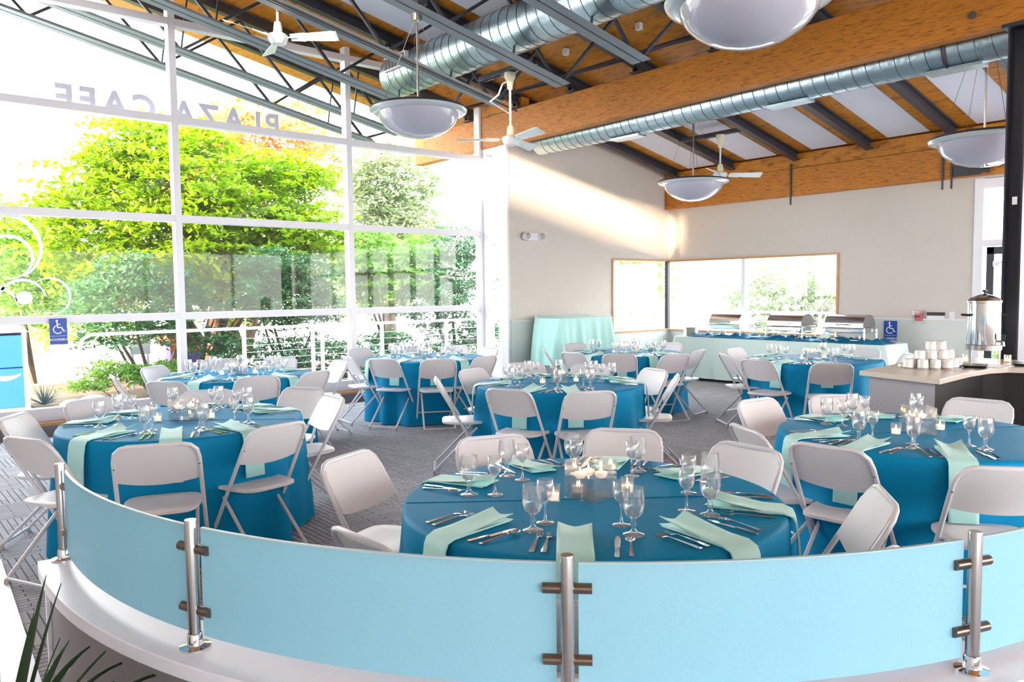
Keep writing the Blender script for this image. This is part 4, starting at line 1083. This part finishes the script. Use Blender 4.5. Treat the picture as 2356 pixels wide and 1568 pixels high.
for (px, py, lb) in ((2235, 846, 'before the coffee urn'), (2352, 842, 'at the right edge of the photo')):
    p = on_z(px, py, CT); r = empty('black_tray', (p.x+.08, p.y, CT), .3, 'small black tray on the counter '+lb, 'tray', 'black trays on the counter')
    MB().hexa([(-.1, -.07, .001), (.1, -.07, .001), (.1, .07, .001), (-.1, .07, .001), (-.12, -.09, .022), (.12, -.09, .022), (.12, .09, .022), (-.12, .09, .022)]).build('tray_body', M['black'], r)
p = on_z(2290, 842, CT); tag(MB().box(-.16, .16, -.11, .11, .001, .004).build('paper_sheet', M['signwhite'], loc=(p.x, p.y, CT)), 'white paper lying on the counter below the coffee urn', 'paper')

# ================================================================== FOREGROUND PLANT AND FLOOR EDGE
tag(MB().hexa([(-.6, 3.2, .001), (.50, 3.4, .001), (.60, 5.5, .001), (-.6, 5.5, .001), (-.6, 3.2, .012), (.50, 3.4, .012), (.60, 5.5, .012), (-.6, 5.5, .012)]).build('floor_mat', M['ledge']), 'pale smooth floor strip at the left edge beside the carpet', 'floor strip')
pb = Vector((.14, 1.74, .0))
r = empty('potted_plant', pb, 0, 'dark strappy-leaved plant in the bottom left corner', 'plant')
MB().lathe([(.0, 0), (.13, 0), (.17, .62), (.18, .64), (.16, .64), (.15, .60), (0, .60)], 32, caps=False).build('planter', M['concrete'], r)
rnd = random.Random(11)
for k in range(44):
    a = rnd.uniform(0, 2*pi); L = rnd.uniform(.26, .5); el = rnd.uniform(.55, 1.35); wd = rnd.uniform(.006, .011); g = []
    if k < 12: a = rnd.uniform(-1.6, 1.2)
    for i in range(12):
        t = i/11; x = L*t*cos(el)+.03; z = .60+L*t*sin(el)-.34*t*t*L*cos(el)*1.7
        ww = wd*(1-t**3)*(.6+.8*min(1, t*4)); tw = .3
        g.append([(x*cos(a)+ww*sin(a), x*sin(a)-ww*cos(a), z+.004), (x*cos(a), x*sin(a), z-.001), (x*cos(a)-ww*sin(a), x*sin(a)+ww*cos(a), z+.004)])
    MB().sheet(g).build('leaf', M['plant'], r, smooth=60)
# ================================================================== OUTDOORS
struct(MB().box(-30, 60, GY+.12, 80, -.3, -.02), 'ground', M['concrete'])
struct(MB().box(FX+.3, 60, -30, GY+.12, -.3, -.02), 'ground_far', M['concrete'])
def leaves(blobs, n, size, seed, flat=.5, outd=None):
    rnd = random.Random(seed); tot = sum(b[3]*b[4]*b[5] if len(b) > 5 else b[3]**3 for b in blobs); mb = MB(); V = mb.v; Fs = mb.f
    for b in blobs:
        c = Vector(b[:3]); R = Vector(b[3:6]) if len(b) > 5 else Vector((b[3], b[3], b[3]*.75))
        vol = R.x*R.y*R.z; cnt = int(n*(vol**.8)/sum(((q[3]*q[4]*q[5]) if len(q) > 5 else q[3]**3*.75)**.8 for q in blobs))
        # sprays: leaves gather in small layered clusters
        ns = max(6, cnt//22)
        for s in range(ns):
            while 1:
                p = Vector((rnd.uniform(-1, 1), rnd.uniform(-1, 1), rnd.uniform(-1, 1)))
                if .25 < p.length < 1: break
            sc = c+Vector((p.x*R.x, p.y*R.y, p.z*R.z)); ax = Vector((rnd.gauss(0, 1), rnd.gauss(0, 1), rnd.gauss(0, .18)-.1)).normalized(); ln = size*rnd.uniform(4, 9)
            for q in range(22):
                t = rnd.random(); pos = sc+ax*ln*t+Vector((rnd.gauss(0, size), rnd.gauss(0, size), rnd.gauss(0, size*flat)))
                d = Vector((rnd.gauss(0, 1), rnd.gauss(0, 1), rnd.gauss(0, .45))).normalized()
                u = d.cross(Vector((rnd.gauss(0, .35), rnd.gauss(0, .35), 1))).normalized()
                l = size*rnd.uniform(.6, 1.2); wv = l*.42; i0 = len(V)
                V.append(tuple(pos-d*l)); V.append(tuple(pos+u*wv)); V.append(tuple(pos+d*l)); V.append(tuple(pos-u*wv)); Fs.append((i0, i0+1, i0+2, i0+3))
    mb.m = [0]*len(Fs)
    return mb
def trunk(base, tops, r):
    mb = MB(); b = Vector(base)
    for t in tops[::2]:
        t = Vector(t); m = b.lerp(t, .45)+Vector((.1*sin(t.x*3), .1*cos(t.y*3), .1)); mb.tube([b, b.lerp(m, .5), m, t], [r, r*.8, r*.55, r*.15], 8)
    return mb
def tree(name, label, blobs, n, size, m, base, seed, r=.1, group=None, flat=.5):
    base = (sum(b[0] for b in blobs)/len(blobs), sum(b[1] for b in blobs)/len(blobs), -.1)
    rt_ = empty(name, base, 0, label, 'tree' if 'tree' in name else 'shrub', group)
    b2 = [tuple(Vector(b[:3])-Vector(base))+tuple(b[3:]) for b in blobs]
    o_ = leaves(b2, n, size, seed, flat).build('foliage', m, rt_, smooth=0)
    trunk((0, 0, 0), [b[:3] for b in b2], r).build('trunk', M['bark'], rt_)
    return rt_
def B(px, py, y, r, fl=.75): p = on_y(px, py, y); return (p.x, p.y, p.z, r, r, r*fl)
def BX_(px, py, x, r, fl=.75): p = on_x(px, py, x); return (p.x, p.y, p.z, r, r, r*fl)
bs = [B(300, 330, 15, .8), B(250, 430, 15.2, .9), B(390, 420, 14.6, 1.1), B(220, 560, 15, 1.0), B(380, 560, 14.5, 1.2), B(520, 500, 15, 1.0), B(520, 600, 14.6, 1.0), B(640, 560, 15, 1.1), B(650, 420, 15.6, .9), B(700, 400, 16, .7), B(560, 380, 16, .6), B(460, 330, 15, .7), B(700, 520, 15, .8), B(130, 500, 15.5, .6, .4), B(90, 460, 15.5, .4, .3)]
tree('leafy_tree', 'large yellow-green leafy tree outside the middle of the window wall', bs, 46000, .085, M['leafy'], (5.3, 15.2, -.1), 1, .12, flat=.3)
bs = [B(380, 350, 19, 1.3), B(520, 320, 19.5, 1.2), B(620, 330, 19, 1.4), B(500, 430, 19, 1.5), B(690, 300, 20, 1.0)]
tree('blossom_tree', 'pale orange-leaved tree glowing behind the large green tree', bs, 9000, .11, M['leafo'], (7.2, 19.3, -.1), 2, .12)
bs = [B(890, 370, 22, 1.2, 1.3), B(900, 450, 22, 1.7), B(870, 540, 22, 2.0), B(950, 520, 21, 1.3), B(900, 620, 21, 2.0), B(850, 430, 22, 1.2)]
tree('pine_tree', 'pale green pine tree seen through the right bay of the window wall', bs, 20000, .12, M['leafp'], (15, 22, -.1), 3, .2)
bs = [B(860, 590, 15, .9), B(940, 620, 15, .9), B(880, 660, 14.5, .8), B(980, 570, 15.5, .7), B(830, 640, 14.5, .6)]
tree('leafy_tree', 'light green feathery tree behind the railing in the right window bay', bs, 16000, .07, M['leafg'], (9.8, 14.8, -.1), 4, .05, flat=.3)
bs = [B(620, 620, 13.4, .55), B(700, 640, 13.6, .6), B(590, 680, 13.2, .5), B(660, 700, 13.2, .6), B(740, 700, 13.4, .5)]
tree('dark_shrub', 'dark green bush behind the railing right of the middle mullion', bs, 15000, .05, M['leafd'], (6.3, 13.4, -.1), 5, .04, 'bushes outside the window wall')
bs = [B(300, 640, 13.6, .6), B(390, 660, 13.4, .5), B(230, 680, 13.6, .5), B(350, 740, 13.2, .5), B(250, 760, 13.3, .4), B(470, 780, 13.2, .35), B(440, 700, 13.3, .4)]
tree('dark_shrub', 'grey-green bush with red tips behind the ACCESSIBLE sign', bs, 15000, .05, M['leafd'], (3.0, 13.5, -.1), 6, .04, 'bushes outside the window wall')
bs = [B(1040, 640, 14, .8), B(1060, 560, 14, .6), B(1000, 700, 13.6, .7), B(1090, 760, 13.6, .6)]
tree('dark_shrub', 'dark tree mass seen at the right end of the window wall', bs, 12000, .06, M['leafd'], (11.0, 14, -.1), 7, .05, 'bushes outside the window wall')
bs = [B(560, 800, 12.8, .5), B(640, 820, 12.8, .5), B(720, 810, 12.8, .5), B(800, 820, 13, .5), B(600, 880, 12.6, .35), B(900, 800, 13, .55), B(1000, 810, 13.2, .5), B(1060, 820, 13.2, .5)]
tree('fern_bed', 'band of dark green ferns low behind the cable railing', bs, 12000, .05, M['leafd'], (6.5, 12.9, -.1), 8, .02, 'bushes outside the window wall')['category'] = 'plants'
bs = [B(250, 850, 12.9, .28, .6), B(320, 860, 12.7, .3, .6), B(200, 880, 12.7, .25, .5), B(380, 850, 12.8, .28, .6)]
tree('ground_shrub', 'low yellow-green ground plants beside the blue bin outdoors', bs, 6000, .035, M['leafg'], (2.8, 12.8, -.1), 9, .01)
bs = [B(x_, y_, 18.5, 1.3, .8) for x_, y_ in ((120, 690), (230, 650), (330, 620), (430, 640), (540, 650), (640, 620), (740, 600), (820, 640))]
tree('hedge', 'pale yellow-green hedge far behind the large green tree', bs, 22000, .09, M['leafh'], (6, 18.5, -.1), 31, .06)['category'] = 'hedge'
bs = [B(40, 560, 17, .8), B(100, 590, 17, .7), B(30, 640, 16.5, .8), B(120, 650, 16.5, .8), B(10, 500, 17, .5), B(90, 700, 16, .7)]
tree('leafy_tree', 'pale green tree behind the scrollwork decal at the left edge', bs, 12000, .07, M['leafg'], (2, 16.5, -.1), 33, .06, flat=.3)
# yucca
yb = on_y(100, 905, 12.9); r = empty('yucca', (yb.x, yb.y, -.02), 0, 'small blue-grey spiky plant beside the blue bin outdoors', 'plant')
rnd = random.Random(5); mb = MB()
for k in range(60):
    a = rnd.uniform(0, 6.28); e = rnd.uniform(.2, 1.4); L = rnd.uniform(.2, .32); mb.tube([(0, 0, .05), (L*cos(a)*cos(e), L*sin(a)*cos(e), .05+L*sin(e))], [.009, .001], 4)
mb.build('spiky_leaves', M['leafb'], r)
for i, (px, py, s) in enumerate(((165, 925, .16), (215, 915, .2), (270, 915, .14))):
    p = on_y(px, py, 12.3); mb = MB().lathe([(0, -.5), (.6, -.45), (.95, -.1), (.9, .25), (.5, .5), (0, .58)], 12, caps=False); rnd = random.Random(i)
    mb.v = [(x*s*(1+rnd.uniform(-.12, .12)), y*s*(1+rnd.uniform(-.12, .12)), z*s) for x, y, z in mb.v]
    tag(mb.build('garden_rock', M['rock'], loc=(p.x, p.y, .45*s-.02), smooth=30), 'grey garden rock outside, %s of the three by the bin' % ['left', 'middle', 'right'][i], 'rock', 'rocks outside the window wall')
tag(MB().box(1.9, 9.5, 12.35, 16, -.02, .01).build('planting_bed', M['soil']), 'brown planting bed outside the window wall', 'planting bed')
# recycling bin
r = empty('recycling_bin', (1.52, 12.95, -.02), 0, 'blue recycling bin outdoors at the left edge of the photo', 'recycling bin')
MB().box(-.42, .3, -.3, .3, 0, .06).box(-.42, -.37, -.3, .3, .06, 1.12).box(.25, .3, -.3, .3, .06, 1.12).box(-.42, .3, .25, .3, .06, 1.12).build('bin_frame', M['alu'], r, bevel=.01)
MB().box(-.37, .25, -.29, .24, .06, .62).build('lower_door', M['binblue'], r, bevel=.01)
MB().box(-.37, .25, -.285, .24, .63, 1.08).build('upper_door', M['binblue'], r, bevel=.01)
MB().hexa([(-.44, -.32, 1.12), (.32, -.32, 1.12), (.32, .32, 1.12), (-.44, .32, 1.12), (-.4, -.2, 1.2), (.28, -.2, 1.2), (.28, .28, 1.22), (-.4, .28, 1.22)]).build('bin_lid', M['alu'], r)
p = on_y(420, 850, 14.2); r = empty('newspaper_box', (p.x, p.y, -.02), 0, 'violet and orange newspaper box outdoors beside the middle mullion', 'newspaper box')
MB().box(-.25, .25, -.2, .2, .12, .8).build('box_body', M['purple'], r, bevel=.02); MB().box(-.26, .26, -.22, -.2, .62, .98).box(-.24, .24, -.2, .2, .8, .98).build('box_head', M['orange'], r)
for x in (-.2, .2): MB().box(x-.02, x+.02, -.15, .15, 0, .12).build('box_foot', M['steel'], r)
p = on_y(322, 800, 14.0); r = empty('info_stand', (p.x, p.y, -.02), 0, 'small pale blue notice board on two legs in the planting bed', 'notice board')
MB().box(-.16, .16, -.02, .02, .62, 1.0).build('board', M['rim'], r)
for x in (-.12, .12): MB().box(x-.02, x+.02, 0, .03, 0, .62).build('leg', M['alu'], r)
# cable railing outside the window wall
def railing(x0, x1, y, posts, label, h=1.08, along='x', round_end=True):
    r = empty('cable_railing', (0, 0, -.02), 0, label, 'railing', 'cable railings outdoors')
    def P(u, z, o=0): return (u, y+o, z) if along == 'x' else (y+o, u, z)
    e = [P(x0+.12, .62), P(x0+.02, .68), P(x0-.03, .85), P(x0+.02, h-.06), P(x0+.12, h)] if round_end else []
    MB().tube(e+[P(x0+.14, h), P(x1, h)], .024, 10).build('top_rail', M['alu'], r)
    for u in posts:
        a, b = P(u-.025, 0, -.025), P(u+.025, h-.02, .025); MB().box(a[0], b[0], a[1], b[1], 0, h-.02).build('post', M['alu'], r)
    c = MB()
    for k in range(8): c.tube([P(posts[0], .15+k*.11), P(x1, .15+k*.11)], .004, 4)
    c.build('cables', M['alu'], r)
railing(2.35, 13.5, 11.9, [4.62, 5.78, 5.95, 7.1, 8.5, 9.9, 11.3, 12.7], 'white cable railing on the terrace outside the window wall')
railing(-3, 13.5, 14.4, [-2.5, -1, .5, 2, 3.5, 5, 6.3, 7.6, 8.6, 9.9, 11.2, 12.6], 'white cable railing beyond the corner window behind the buffet', h=1.12, along='y', round_end=False)
# trees beyond the corner windows
bs = [BX_(1850, 640, 24, 2.4), BX_(1790, 680, 23, 1.8), BX_(1900, 690, 23, 1.8), BX_(1740, 720, 22, 1.3), BX_(1960, 640, 25, 2.2)]
tree('leafy_tree', 'pale tree seen through the wide window above the buffet', bs, 10000, .12, M['leafp'], (24, 11, -.1), 21, .15)
bs = [B(1430, 640, 20, 1.8), B(1400, 700, 19, 1.2), B(1370, 600, 20, 1.6)]
tree('leafy_tree', 'green tree seen through the small side of the corner window', bs, 8000, .11, M['leafg'], (29, 20.5, -.1), 22, .15)
bs = [BX_(2348, 760, 20, 1.0), BX_(2352, 840, 19, .8)]
tree('leafy_tree', 'small green tree beyond the glazing at the right edge', bs, 4000, .09, M['leafg'], (20, 5.5, -.1), 23, .1)
# parked cars beyond the terrace
def car(loc, rz, m, label):
    r = empty('parked_car', loc, rz, label, 'car', 'parked cars outdoors')
    side = [(-2.2, .35), (-2.2, .75), (-1.9, .88), (-1.2, .95), (-.7, 1.35), (.7, 1.38), (1.35, .98), (2.1, .85), (2.25, .6), (2.25, .35)]
    mb = MB(); n = len(side); mb.add([(x, -.85, z) for x, z in side]+[(x, .85, z) for x, z in side], [tuple(range(n)), tuple(range(n, 2*n))[::-1]]+[(k, (k+1) % n, n+(k+1) % n, n+k) for k in range(n)])
    mb.build('car_body', m, r, bevel=.06)
    MB().add([(-1.12, -.86, .97), (-.66, -.86, 1.3), (.66, -.86, 1.32), (1.22, -.86, .99), (-1.12, .86, .97), (-.66, .86, 1.3), (.66, .86, 1.32), (1.22, .86, .99)], [(0, 1, 2, 3), (4, 7, 6, 5)]).build('side_window', M['black'], r)
    for x in (-1.4, 1.4):
        for y in (-.8, .8): MB().lathe([(0, -.1), (.3, -.1), (.32, -.05), (.32, .05), (.3, .1), (0, .1)], 20, c=(x, y, .32), axis='y', caps=False).build('wheel', M['black'], r)
car((27, 15.5, -.9), 1.4, M['rim'], 'pale parked car seen behind the left chafing dishes through the window')
car((27, 10.5, -.9), 1.5, M['china'], 'white parked car seen behind the right chafing dish through the window')

# drop unused prototypes
for p_ in [chair0, gob0, win0, fork0, knife0, sp0, v0, fc0, vo0, ch0, tg0, c0, pl0, cp0]+nap:
    if p_.name not in used:
        for ch_ in KIDS.get(p_.name, []): bpy.data.objects.remove(ch_)
        bpy.data.objects.remove(p_)
